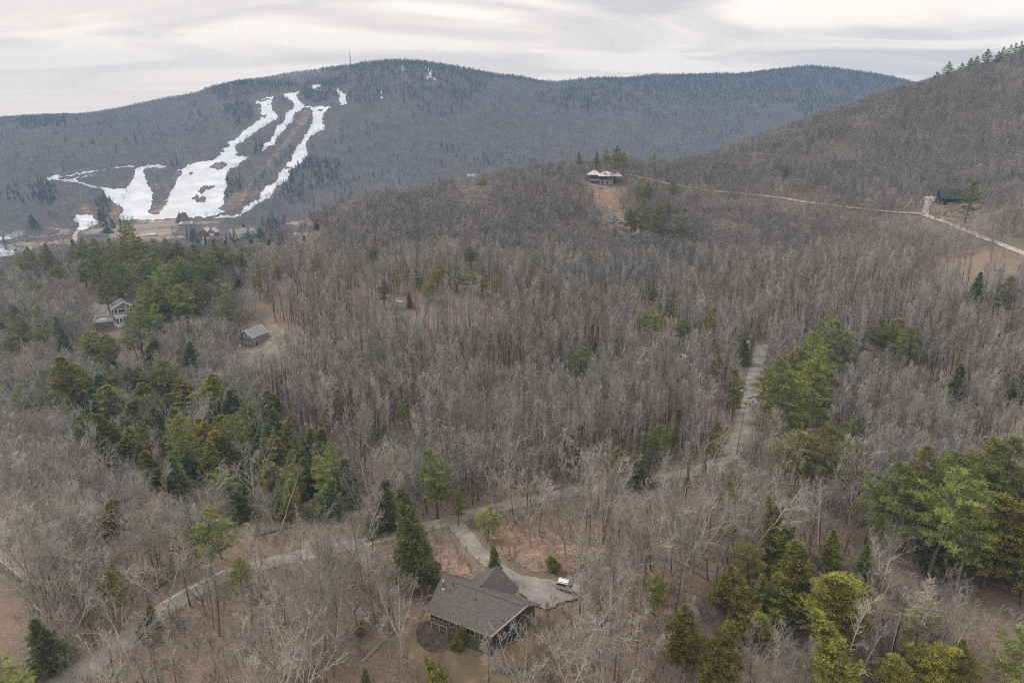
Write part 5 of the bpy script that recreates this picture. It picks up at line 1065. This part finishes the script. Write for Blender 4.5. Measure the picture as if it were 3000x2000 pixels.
for (u, vt, vb, w, kd) in ev:
    frac = {'p': .68, 'q': .72, 'h': .88, 'H': .93, 'c': .9, 'C': .95, 'y': .8, 'b': .7}[kd]
    base_v = vt + (vb - vt) / frac; vv = base_v
    x, y, z = hit1(u, vv)
    if vt > 560 and base_v > 700 or kd in 'HC':
        lim = 640 if u < 900 else 760
        while y > lim and vv < 1990: vv += 3; x, y, z = hit1(u, vv)
    s, tt = pix(u, vt)
    f = y / float(pix(u, base_v)[0] and 1 or 1)
    ztop = ZC + float(tt) * y; H = max(3.0, ztop - z); fz = CP + (1000 - (vt + vb) / 2) / 2000 * SP
    rad = w / 2 * y / (2000 * fz)
    H = min(H, 30 if kd != 'y' else 12)
    EVPOS.append((u, vt, vb, w, kd, x, y, z, H, rad)); bins.setdefault((zone_of(u, (vt + vb) / 2), kd if kd in SPECIAL else {'q': 'q'}.get(kd, kd)), []).append(len(EVPOS) - 1)
LOOK = {'p': 'dark green pine', 'q': 'thin pale green pine', 'h': 'pointed dark hemlock', 'c': 'golden green cedar'}
for (zn, kd), ids in bins.items():
    ids.sort(key=lambda i: EVPOS[i][0])
    for r_, i in enumerate(ids):
        u, vt, vb, w, k_, x, y, z, H, rad = EVPOS[i]
        if k_ in SPECIAL: lab = SPECIAL[k_]
        elif len(ids) == 1: lab = 'the one ' + LOOK[k_] + ' ' + zn
        else: lab = LOOK[k_] + ' ' + zn + ', ' + ORD[r_] + ' from the left'
        base = {'q': 'p', 'H': 'h', 'C': 'c'}.get(k_, k_); ms = CON[base][rg.randrange(len(CON[base]))]
        tree(KN[k_], ms, x, y, H, 20.0, rad / CONR[base] * 1.15, lab, 'pine' if 'pine' in KN[k_] else KN[k_].split('_')[0], 'evergreens ' + zn, rg.uniform(0, 6.28), 0.03)

# ------------------------------------------------------------------ the woods: candidate positions over the visible terrain
def scatter(y0, y1, sp, seed, jit=0.42, smax=0.86):
    rs = np.random.RandomState(seed); out = []
    n = int((y1 - y0) / sp)
    for i in range(n):
        y = y0 + (i + 0.5) * sp; m = int(2 * smax * y / sp); x = (np.arange(m) + 0.5) * sp - smax * y
        out.append(np.c_[x + rs.uniform(-jit, jit, m) * sp, y + rs.uniform(-jit, jit, m) * sp])
    return np.concatenate(out), rs
def visible(P, H):
    s = P[:, 0] / P[:, 1]; z = zat(P[:, 0], P[:, 1]); tt = (z + H - ZC) / P[:, 1]
    a = np.clip((s - S0) / (S1 - S0) * (NS - 1), 0, NS - 1.001).astype(int); b = np.clip((np.log(P[:, 1]) - T0) / (T1 - T0) * (NT - 1), 1, NT - 1.001).astype(int)
    return tt > _MAXT[b - 1, a] - 0.002, z
def keepout(P, z, Hh, crown):
    u, v = proj(P[:, 0], P[:, 1], z); bad = np.zeros(len(P), bool)
    for q in KEEP:
        us = [p[0] for p in q]; vs = [p[1] for p in q]
        m = (u > min(us)) & (u < max(us)) & (v > min(vs)) & (v < max(vs))
        if m.any(): bad[m] |= inpoly(u[m], v[m], q)
    bad |= (v > 2140) | (u < -160) | (u > 3160)
    near = P[:, 1] < 700
    if near.any():
        idx = np.where(near)[0]
        for i in range(0, len(idx), 2000):
            ii = idx[i:i+2000]; d = np.hypot(P[ii, 0, None] - ROADPTS[None, :, 0], P[ii, 1, None] - ROADPTS[None, :, 1]) - ROADPTS[None, :, 2]
            bad[ii] |= d.min(1) < 1.0
    return bad, u, v
# things that stay in view: (u0, v0, u1, v1, distance, share of the trees in front that is left away)
GUARD = [(1240, 1670, 1590, 1850, 100, 1.0), (1250, 1850, 1560, 1900, 88, .6), (1600, 1680, 1690, 1740, 104, 1.0), (262, 850, 415, 975, 400, 1.0), (680, 950, 800, 1030, 330, 1.0), (460, 745, 525, 790, 440, .9), (0, 1560, 150, 1680, 150, .12),
         (1715, 465, 1830, 535, 560, 1.0), (2740, 545, 2870, 590, 450, 1.0), (2690, 575, 2770, 640, 420, .97), (1380, 1640, 1600, 1760, 110, .85), (1340, 1500, 1440, 1640, 125, .6),
         (2700, 600, 3000, 760, 360, .9), (2380, 575, 2720, 632, 450, .9), (1850, 500, 2400, 590, 540, .88),
         (0, 690, 60, 760, 800, .9), (575, 660, 660, 705, 1000, .95), (700, 655, 770, 700, 1000, .9), (505, 610, 575, 660, 1100, .95), (100, 690, 330, 740, 800, .8), (850, 660, 910, 690, 1000, .9), (1340, 520, 1400, 560, 1300, .8), (330, 640, 480, 700, 1000, .6),
         (1740, 585, 1830, 680, 480, .92, 1), (1815, 665, 1915, 730, 460, .92, 1), (1320, 1690, 1560, 1700, 100, 1)]
for (u, vt, vb, w, kd, x, y, z, H, rad) in EVPOS:
    if y < 620: GUARD.append((u - w * .5, vt, u + w * .5, vt + (vb - vt) * .9, y - rad * .5, .96 if kd != 'q' else .5, 1))
def guard(P, z, H, crown, rs):
    fz = 1.0; ut, vt = proj(P[:, 0], P[:, 1], z + H); ub, vb = proj(P[:, 0], P[:, 1], z)
    cr = crown * 2000 / P[:, 1] * 0.9; bad = np.zeros(len(P), bool); rnd = rs.rand(len(P))
    vm = vt + (vb - vt) * 0.8
    for g in GUARD:
        ow = np.clip(np.minimum(ut + cr, g[2]) - np.maximum(ut - cr, g[0]), 0, None); oh = np.clip(np.minimum(vm, g[3]) - np.maximum(vt, g[1]), 0, None)
        fr = ow * oh / (np.minimum(2 * cr * (vm - vt), (g[2] - g[0]) * (g[3] - g[1]) if len(g) > 6 else 1e9) + 1e-6)
        m = (P[:, 1] < g[4]) & (fr > (0.04 if g[5] >= .9 and len(g) < 7 else (0.11 if len(g) > 6 else 0.25)))
        bad |= m & (rnd < g[5])
        if g[5] >= .9 and g[4] < 700 and len(g) < 7: bad |= (np.abs(P[:, 1] - g[4] - 6) < 8) & (ub > g[0]) & (ub < g[2]) & (vb < g[3] + 40) & (vb > g[1])
    near = np.where(P[:, 1] < 640)[0]; rp = ROADPTS[::2]; ru, rv_ = proj(rp[:, 0], rp[:, 1], zat(rp[:, 0], rp[:, 1]))
    for i in range(0, len(near), 2000):
        ii = near[i:i+2000, None] if False else near[i:i+2000][:, None]
        m = (np.abs(ru[None] - ut[ii]) < cr[ii] * .75) & (rv_[None] > vt[ii]) & (rv_[None] < vm[ii]) & (rp[None, :, 1] > P[ii, 1] + 2)
        cnt = m.sum(1); yy_ = P[ii[:, 0], 1]; pr_ = np.where(yy_ > 330, .62, np.where((yy_ > 165) & (ut[ii[:, 0]] > 2000), .93, np.where(yy_ > 120, .68, .34))); bad[ii[:, 0]] |= (cnt > 0) & (rnd[ii[:, 0]] < pr_)
    return bad
EVXY = np.array([(e[5], e[6], e[9]) for e in EVPOS])
def clear_of_evergreens(P):
    bad = np.zeros(len(P), bool)
    for i in range(0, len(P), 3000):
        d = np.hypot(P[i:i+3000, 0, None] - EVXY[None, :, 0], P[i:i+3000, 1, None] - EVXY[None, :, 1]); bad[i:i+3000] = (d < EVXY[None, :, 2] * 0.6).any(1)
    return bad

def stuff_woods(name, label, P, z, scale, idx, shapes, seed, lean=0.05):
    """one object: every tree of a wood that nobody could count, set out by a geometry-nodes modifier"""
    rs = np.random.RandomState(seed); n = len(P)
    me = bpy.data.meshes.new(name); me.vertices.add(n)
    me.vertices.foreach_set('co', np.c_[P, z - 0.15].astype(np.float32).ravel())
    a = me.attributes.new('turn', 'FLOAT_VECTOR', 'POINT'); a.data.foreach_set('vector', np.c_[rs.normal(0, lean, n), rs.normal(0, lean, n), rs.uniform(0, 6.283, n)].astype(np.float32).ravel())
    a = me.attributes.new('size', 'FLOAT_VECTOR', 'POINT'); a.data.foreach_set('vector', scale.astype(np.float32).ravel())
    a = me.attributes.new('shape', 'INT', 'POINT'); a.data.foreach_set('value', idx.astype(np.int32))
    cl = bpy.data.collections.new(name + '_shapes')
    for k, s_ in enumerate(shapes):
        o = bpy.data.objects.new('%s_shape_%02d' % (name, k), s_); cl.objects.link(o)
    ng = bpy.data.node_groups.new(name, 'GeometryNodeTree')
    ng.interface.new_socket('Geometry', in_out='INPUT', socket_type='NodeSocketGeometry'); ng.interface.new_socket('Geometry', in_out='OUTPUT', socket_type='NodeSocketGeometry')
    N, Lk = ng.nodes, ng.links; gi = N.new('NodeGroupInput'); go = N.new('NodeGroupOutput')
    ci = N.new('GeometryNodeCollectionInfo'); ci.inputs['Collection'].default_value = cl; ci.inputs['Separate Children'].default_value = True; ci.inputs['Reset Children'].default_value = True
    ip = N.new('GeometryNodeInstanceOnPoints'); ip.inputs['Pick Instance'].default_value = True
    def attr(nm, ty):
        q = N.new('GeometryNodeInputNamedAttribute'); q.data_type = ty; q.inputs['Name'].default_value = nm; return q.outputs['Attribute']
    e2r = N.new('FunctionNodeEulerToRotation'); Lk.new(attr('turn', 'FLOAT_VECTOR'), e2r.inputs[0])
    Lk.new(gi.outputs[0], ip.inputs['Points']); Lk.new(ci.outputs[0], ip.inputs['Instance']); Lk.new(attr('shape', 'INT'), ip.inputs['Instance Index'])
    Lk.new(e2r.outputs[0], ip.inputs['Rotation']); Lk.new(attr('size', 'FLOAT_VECTOR'), ip.inputs['Scale']); Lk.new(ip.outputs[0], go.inputs[0])
    o = link(name, me); md = o.modifiers.new('woods', 'NODES'); md.node_group = ng
    return tag(o, label, 'woods', None, 'stuff')

# ---- near and middle bare woods
P, rs = scatter(62, 900, 3.55, 11)
den = vnoise(P[:, 0] / 26, P[:, 1] / 26) + .5 * vnoise(P[:, 0] / 9 + 50, P[:, 1] / 9)
keep = (den > -0.38 - 0.10 * (P[:, 1] < 170))
_ux, _vx = proj(P[:, 0], P[:, 1], zat(P[:, 0], P[:, 1]))
clearing = inpoly(_ux, _vx, [(1180,1740),(1240,1640),(1310,1600),(1400,1680),(1330,1700),(1290,1680),(1240,1760)]) | inpoly(_ux, _vx, [(1420,1580),(1560,1520),(1760,1560),(1740,1640),(1660,1690),(1560,1680),(1480,1640)]) | inpoly(_ux, _vx, [(1440,1080),(1500,1100),(1520,1280),(1450,1280)])
keep &= ~(clearing & (rs.rand(len(P)) < .7)) & ~(inpoly(_ux, _vx, YARD1) & (rs.rand(len(P)) < .5)) & (np.hypot(P[:, 0] - HX, P[:, 1] - HY) > 12.5)
P = P[keep]
vis, z = visible(P, 14.0); P, z = P[vis], z[vis]
bad, u, v = keepout(P, z, 16, 3); bad |= clear_of_evergreens(P)
mid = (v < 1420) & (v > 820) & (u > 760)                                # tall straight stems in the central woods
H = np.where(mid, 22.0, 17.5); H = np.where((v < 820) | (P[:, 1] > 430), 13.0, H); H = np.where((P[:, 1] > 560), 11.5, H)
H = H * rs.uniform(0.8, 1.15, len(P)) * (1 + 0.25 * den[keep][vis])
crown = np.where(mid, 2.6, 3.6)
bad |= guard(P, z, H, crown, rs)
P, z, u, v, H, mid = P[~bad], z[~bad], u[~bad], v[~bad], H[~bad], mid[~bad]
order = np.argsort(-(H / np.hypot(P[:, 1], ZC - z)) * ((u > -40) & (u < 3040) & (v < 2080)))
big = order[:300]; rest = order[300:]
BZ = [((0, 1620, 620, 2200), 'leafless gray tree among those on both sides of the road, bottom left'), ((620, 1660, 1200, 2200), 'leafless tree in the brown woods left of the brown-roofed house'),
      ((1200, 1780, 1750, 2200), 'leafless twiggy tree around the lawn below the brown-roofed house'), ((1200, 1400, 1750, 1780), 'leafless tree in the woods between gravel road and driveway turnaround'),
      ((1750, 1640, 3100, 2200), 'leafless tree standing among the golden evergreens at the bottom right'), ((1750, 1300, 3100, 1640), 'leafless tree between the road bend and the big pine grove'),
      ((0, 1300, 1200, 1660), 'leafless pale-branched tree on the left slope just above the road')]
brg = random.Random(3)
for n_, i in enumerate(big):
    uu, vv = u[i], v[i]; lab = 'leafless tree in the bare woods beyond the road'
    for (q, t_) in BZ:
        if q[0] <= uu < q[2] and q[1] <= vv < q[3]: lab = t_; break
    if uu > 2700 and vv > 1640 and brg.random() < .6: kind = 'birch'
    elif mid[i]: kind = 'tall'
    elif 1200 < uu < 1750 and vv > 1780: kind = brg.choice(('sapling', 'spread', 'tall'))
    elif uu < 1200 and vv < 1700: kind = brg.choice(('spread', 'spread', 'tall'))
    else: kind = brg.choice(('tall', 'spread', 'sapling', 'tall', 'birch') if uu > 1750 else ('tall', 'spread', 'tall', 'sapling'))
    ms = BARE[kind][brg.randrange(len(BARE[kind]))]; H0 = {'tall': 19, 'spread': 15.5, 'sapling': 9, 'birch': 15}[kind]
    h = H[i] * (0.62 if kind == 'sapling' else 1.0)
    if kind == 'birch': lab = 'slender white birch ' + ('at the right among leafless trees' if uu > 1750 else 'among leafless trees left of center')
    tree('bare_tree' if kind != 'birch' else 'birch_tree', ms, P[i, 0], P[i, 1], h, H0, h / H0 * brg.uniform(.85, 1.15), lab, 'birch' if kind == 'birch' else 'tree', 'group of ' + lab.replace(' tree', ' trees', 1), brg.uniform(0, 6.28), 0.06)
# shapes for the wood as a mass: lighter builds of the same kinds
mid_shapes = []
for k in range(5):
    T, L = grow_bare(600 + k, 19, 2.4, first=0.5, n1=12, n2=4, n3=4, n4=1, r0=0.16, ang=0.55, up=.45, twig=.018)
    V1, F1 = seg_np(T, 4); V2, F2 = seg_np(L); mid_shapes.append(join_np('bare_tree', [(V1, F1, M['bark']), (V2, F2, M['twig_mid'])]))
for k in range(5):
    T, L = grow_bare(700 + k, 15.5, 3.9, first=0.22, n1=14, n2=5, n3=4, n4=1, r0=0.19, fork=True, ang=0.72, up=.3, twig=.02)
    V1, F1 = seg_np(T, 4); V2, F2 = seg_np(L); mid_shapes.append(join_np('bare_tree', [(V1, F1, M['twig']), (V2, F2, M['twig'])]))
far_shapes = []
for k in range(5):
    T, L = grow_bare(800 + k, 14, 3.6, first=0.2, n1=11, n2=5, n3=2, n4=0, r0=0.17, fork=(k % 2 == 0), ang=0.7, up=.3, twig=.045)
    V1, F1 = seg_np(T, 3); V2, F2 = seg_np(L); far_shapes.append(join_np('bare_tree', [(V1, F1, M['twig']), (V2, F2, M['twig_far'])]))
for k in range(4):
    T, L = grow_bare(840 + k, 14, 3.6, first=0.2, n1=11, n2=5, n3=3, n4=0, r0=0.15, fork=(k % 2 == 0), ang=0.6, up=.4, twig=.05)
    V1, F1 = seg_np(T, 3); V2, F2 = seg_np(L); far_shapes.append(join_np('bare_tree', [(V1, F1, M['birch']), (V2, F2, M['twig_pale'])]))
hill_shapes = []
for s_ in far_shapes:
    c_ = s_.copy()
    if c_.materials[1] == M['twig_far']: c_.materials[1] = M['twig_hill']
    hill_shapes.append(c_)
pr, zr, Hr, mr = P[rest], z[rest], H[rest], mid[rest]
n = len(pr); far_ = pr[:, 1] > 430
si = np.where(mr, rs.randint(0, 5, n), rs.randint(3, 10, n)); h0 = np.where(si < 5, 19.0, 15.5)
sc_ = np.stack([Hr / h0 * rs.uniform(.85, 1.2, n)] * 2 + [Hr / h0], 1); f = ~far_
stuff_woods('bare_woods', 'gray leafless hardwood forest covering the middle slopes and hills', pr[f], zr[f], sc_[f], si[f], mid_shapes, 21)
si2 = np.where(vnoise(pr[:, 0] / 30, pr[:, 1] / 30) + rs.normal(0, .12, n) > .3, rs.randint(5, 9, n), rs.randint(0, 5, n)); sc2 = np.stack([Hr / 14 * rs.uniform(.9, 1.3, n)] * 2 + [Hr / 14], 1)
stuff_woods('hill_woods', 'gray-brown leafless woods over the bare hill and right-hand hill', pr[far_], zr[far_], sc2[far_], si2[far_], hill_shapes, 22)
print('woods', len(P), 'mid', f.sum(), 'far', far_.sum())
# undergrowth: thin leafless brush between the trees
P2, r2 = scatter(64, 330, 2.3, 41); P2 = P2[(vnoise(P2[:, 0] / 14 + 5, P2[:, 1] / 14) > -.3) & (np.hypot(P2[:, 0] - HX, P2[:, 1] - HY) > 11)]
vs2, z2 = visible(P2, 3.0); P2, z2 = P2[vs2], z2[vs2]; b2, u2_, v2_ = keepout(P2, z2, 3, 1); h2_ = r2.uniform(1.4, 4.2, len(P2)); b2 |= guard(P2, z2, h2_, 1.2, r2)
P2, z2, h2_ = P2[~b2], z2[~b2], h2_[~b2]; brush = []
for k in range(4):
    T, L = grow_bare(880 + k, 4, 1.3, first=0.06, n1=9, n2=5, n3=4, n4=0, r0=0.035, fork=True, ang=0.6, up=.4, twig=.011)
    V1, F1 = seg_np(T + L, 3); brush.append(join_np('brush', [(V1, F1, M['twig'] if k % 2 else M['bark'])]))
stuff_woods('undergrowth', 'thin leafless brush on the leafy forest floor around the near house', P2, z2, np.stack([h2_ / 4 * 1.2] * 2 + [h2_ / 4], 1), r2.randint(0, 4, len(P2)), brush, 42, .15)
# fallen trunks
fr_ = random.Random(51); nlog = 0; wood_log = None
for k in range(400):
    if nlog >= 34: break
    uu, vv = fr_.uniform(40, 2960), fr_.uniform(1150, 1990)
    if 1180 < uu < 1720 and vv > 1560: continue
    x, y, zz = hit1(uu, vv)
    if np.hypot(ROADPTS[:, 0] - x, ROADPTS[:, 1] - y).min() < 8: continue
    ang = fr_.uniform(0, 3.14); l = fr_.uniform(5, 12); dx, dy = math.cos(ang) * l, math.sin(ang) * l; z1 = float(zat(x, y)) + .2; z2v = float(zat(x + dx, y + dy)) + .25
    m = MB(); mid_p = Vector((x + dx/2, y + dy/2, (z1 + z2v)/2 + .12)); m.bar((x, y, z1), mid_p, .2, 7, .16); m.bar(mid_p, (x + dx, y + dy, z2v), .16, 7, .07)
    for q in range(4):
        t_ = fr_.uniform(.4, .95); pp = Vector((x, y, z1)).lerp(Vector((x + dx, y + dy, z2v)), t_); m.bar(pp, pp + Vector((fr_.uniform(-1, 1), fr_.uniform(-1, 1), fr_.uniform(.3, 1.1))), .04, 4, .015)
    tag(m.build('fallen_log', M['twig'] if nlog % 2 else M['bark']), 'bare fallen trunk lying on the leaf litter of the woods', 'log', 'fallen trunks in the woods'); nlog += 1
# ---- the mountain
P, rs = scatter(900, 3150, 8.6, 31, smax=0.80)
vis, z = visible(P, 9.0); P, z = P[vis], z[vis]
bad, u, v = keepout(P, z, 12, 3)
H = rs.uniform(8.5, 13.5, len(P)); bad |= guard(P, z, H, 3, rs); bad |= (rs.rand(len(P)) < 0.04)
P, z, u, v, H = P[~bad], z[~bad], u[~bad], v[~bad], H[~bad]
CZ = [([(610,262),(700,235),(760,262),(740,290),(640,300)], .55), ([(60,350),(200,345),(200,375),(100,385),(60,375)], .4), ([(980,235),(1050,190),(1180,180),(1300,200),(1450,230),(1400,290),(1300,310),(1180,260),(1100,310),(1000,300),(940,250)], .5), ([(1560,275),(1700,255),(2000,225),(2200,220),(2300,190),(2640,235),(2500,310),(2200,305),(2000,295),(1850,325),(1650,330),(1580,300)], .5),
      ([(830,545),(850,490),(900,465),(1000,475),(980,560),(880,600),(820,590)], .75), ([(2300,245),(2640,245),(2500,340),(2350,345)], .5), ([(640,315),(740,300),(745,345),(690,375),(650,355)], .7), ([(80,560),(120,525),(175,560),(160,605),(90,595)], .75),
      ([(655,530),(700,508),(722,560),(690,600),(655,580)], .8), ([(500,452),(520,455),(520,490),(500,495)], .8), ([(900,240),(985,235),(990,280),(940,310),(900,300),(885,270)], .75), ([(700,245),(860,245),(900,262),(780,270),(700,262)], .7), ([(1130,240),(1230,260),(1240,300),(1150,290)], .4),
      ([(1150,300),(1300,290),(1420,330),(1300,350)], .25), ([(560,300),(640,330),(600,400),(540,380)], .15), ([(1780,300),(2300,300),(2200,350),(1900,360)], .2), ([(900,560),(1150,500),(1250,500),(1100,600),(920,640)], .12), ([(2000,370),(2180,350),(2180,400),(2000,420)], .16), ([(1280,430),(1500,440),(1560,480),(1350,500)], .18), ([(540,690),(800,680),(830,725),(560,735)], .9), ([(760,650),(830,640),(850,690),(775,700)], .85), ([(285,585),(325,580),(325,650),(290,650)], .85), ([(0,560),(90,540),(95,590),(0,600)], .2), ([(745,410),(775,410),(770,460),(745,460)], .5), ([(800,430),(860,430),(860,480),(800,480)], .3)]
pc = np.full(len(P), 0.022) + 0.03 * (vnoise(P[:, 0] / 90, P[:, 1] / 90) > .2)
for q, pr_ in CZ:
    m = inpoly(u, v, q); pc[m] = pr_ * (0.6 + 0.8 * (vnoise(P[m, 0] / 40, P[m, 1] / 40) > -.1))
vr = np.interp(u, [700, 1030, 1350, 1590, 1900, 2200, 2340, 2480, 2640], [240, 190, 205, 235, 225, 220, 196, 210, 240]); pc[(u > 940) & (v < vr + 14)] = .6
con = rs.rand(len(P)) < pc
farcon = []
for k in range(4):
    T, (V, F) = conifer(900 + k, ('hemlock', 'pine', 'hemlock', 'pine')[k], nt=2, size=2.3)
    V1, F1 = seg_np(T[:8], 3); sel = np.arange(len(F))[k % 2::2]; farcon.append(join_np('evergreen', [(V1, F1, M['bark']), (V, F[sel], M['conifer_far'])]))
a = ~con; n = a.sum(); si = np.where(vnoise(P[a, 0] / 55, P[a, 1] / 130) + vnoise(P[a, 0] / 200, P[a, 1] / 300) * .5 + rs.normal(0, .12, n) + .25 * (z[a] < -60) > .42, rs.randint(5, 9, n), rs.randint(0, 5, n)); s1 = H[a] / 14
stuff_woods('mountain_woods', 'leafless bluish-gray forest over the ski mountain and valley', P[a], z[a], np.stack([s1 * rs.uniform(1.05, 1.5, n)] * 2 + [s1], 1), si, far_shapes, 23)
n = con.sum(); s1 = H[con] * rs.uniform(.75, 1.25, n) / 20
stuff_woods('mountain_evergreens', 'dark evergreen forest patches on the ski mountain and far ridge', P[con], z[con], np.stack([s1 * rs.uniform(.9, 1.4, n)] * 2 + [s1 * 1.15], 1), rs.randint(0, 4, n), farcon, 24)
print('mountain', a.sum(), con.sum())

# ------------------------------------------------------------------ the air
hz = MB().box(-4300, 4300, -60, 4600, -160, 420).build('haze', None)
hm = bpy.data.materials.new('haze'); hm.use_nodes = True; hn = hm.node_tree.nodes; hn.clear()
ho = hn.new('ShaderNodeOutputMaterial'); hv = hn.new('ShaderNodeVolumePrincipled')
hv.inputs['Color'].default_value = (0.40, 0.62, 0.95, 1); hv.inputs['Density'].default_value = 0.00015; hv.inputs['Anisotropy'].default_value = 0.0
hm.node_tree.links.new(hv.outputs[0], ho.inputs['Volume']); hz.data.materials.append(hm); tag(hz, kind='stuff')
sc.cycles.volume_bounces = 1
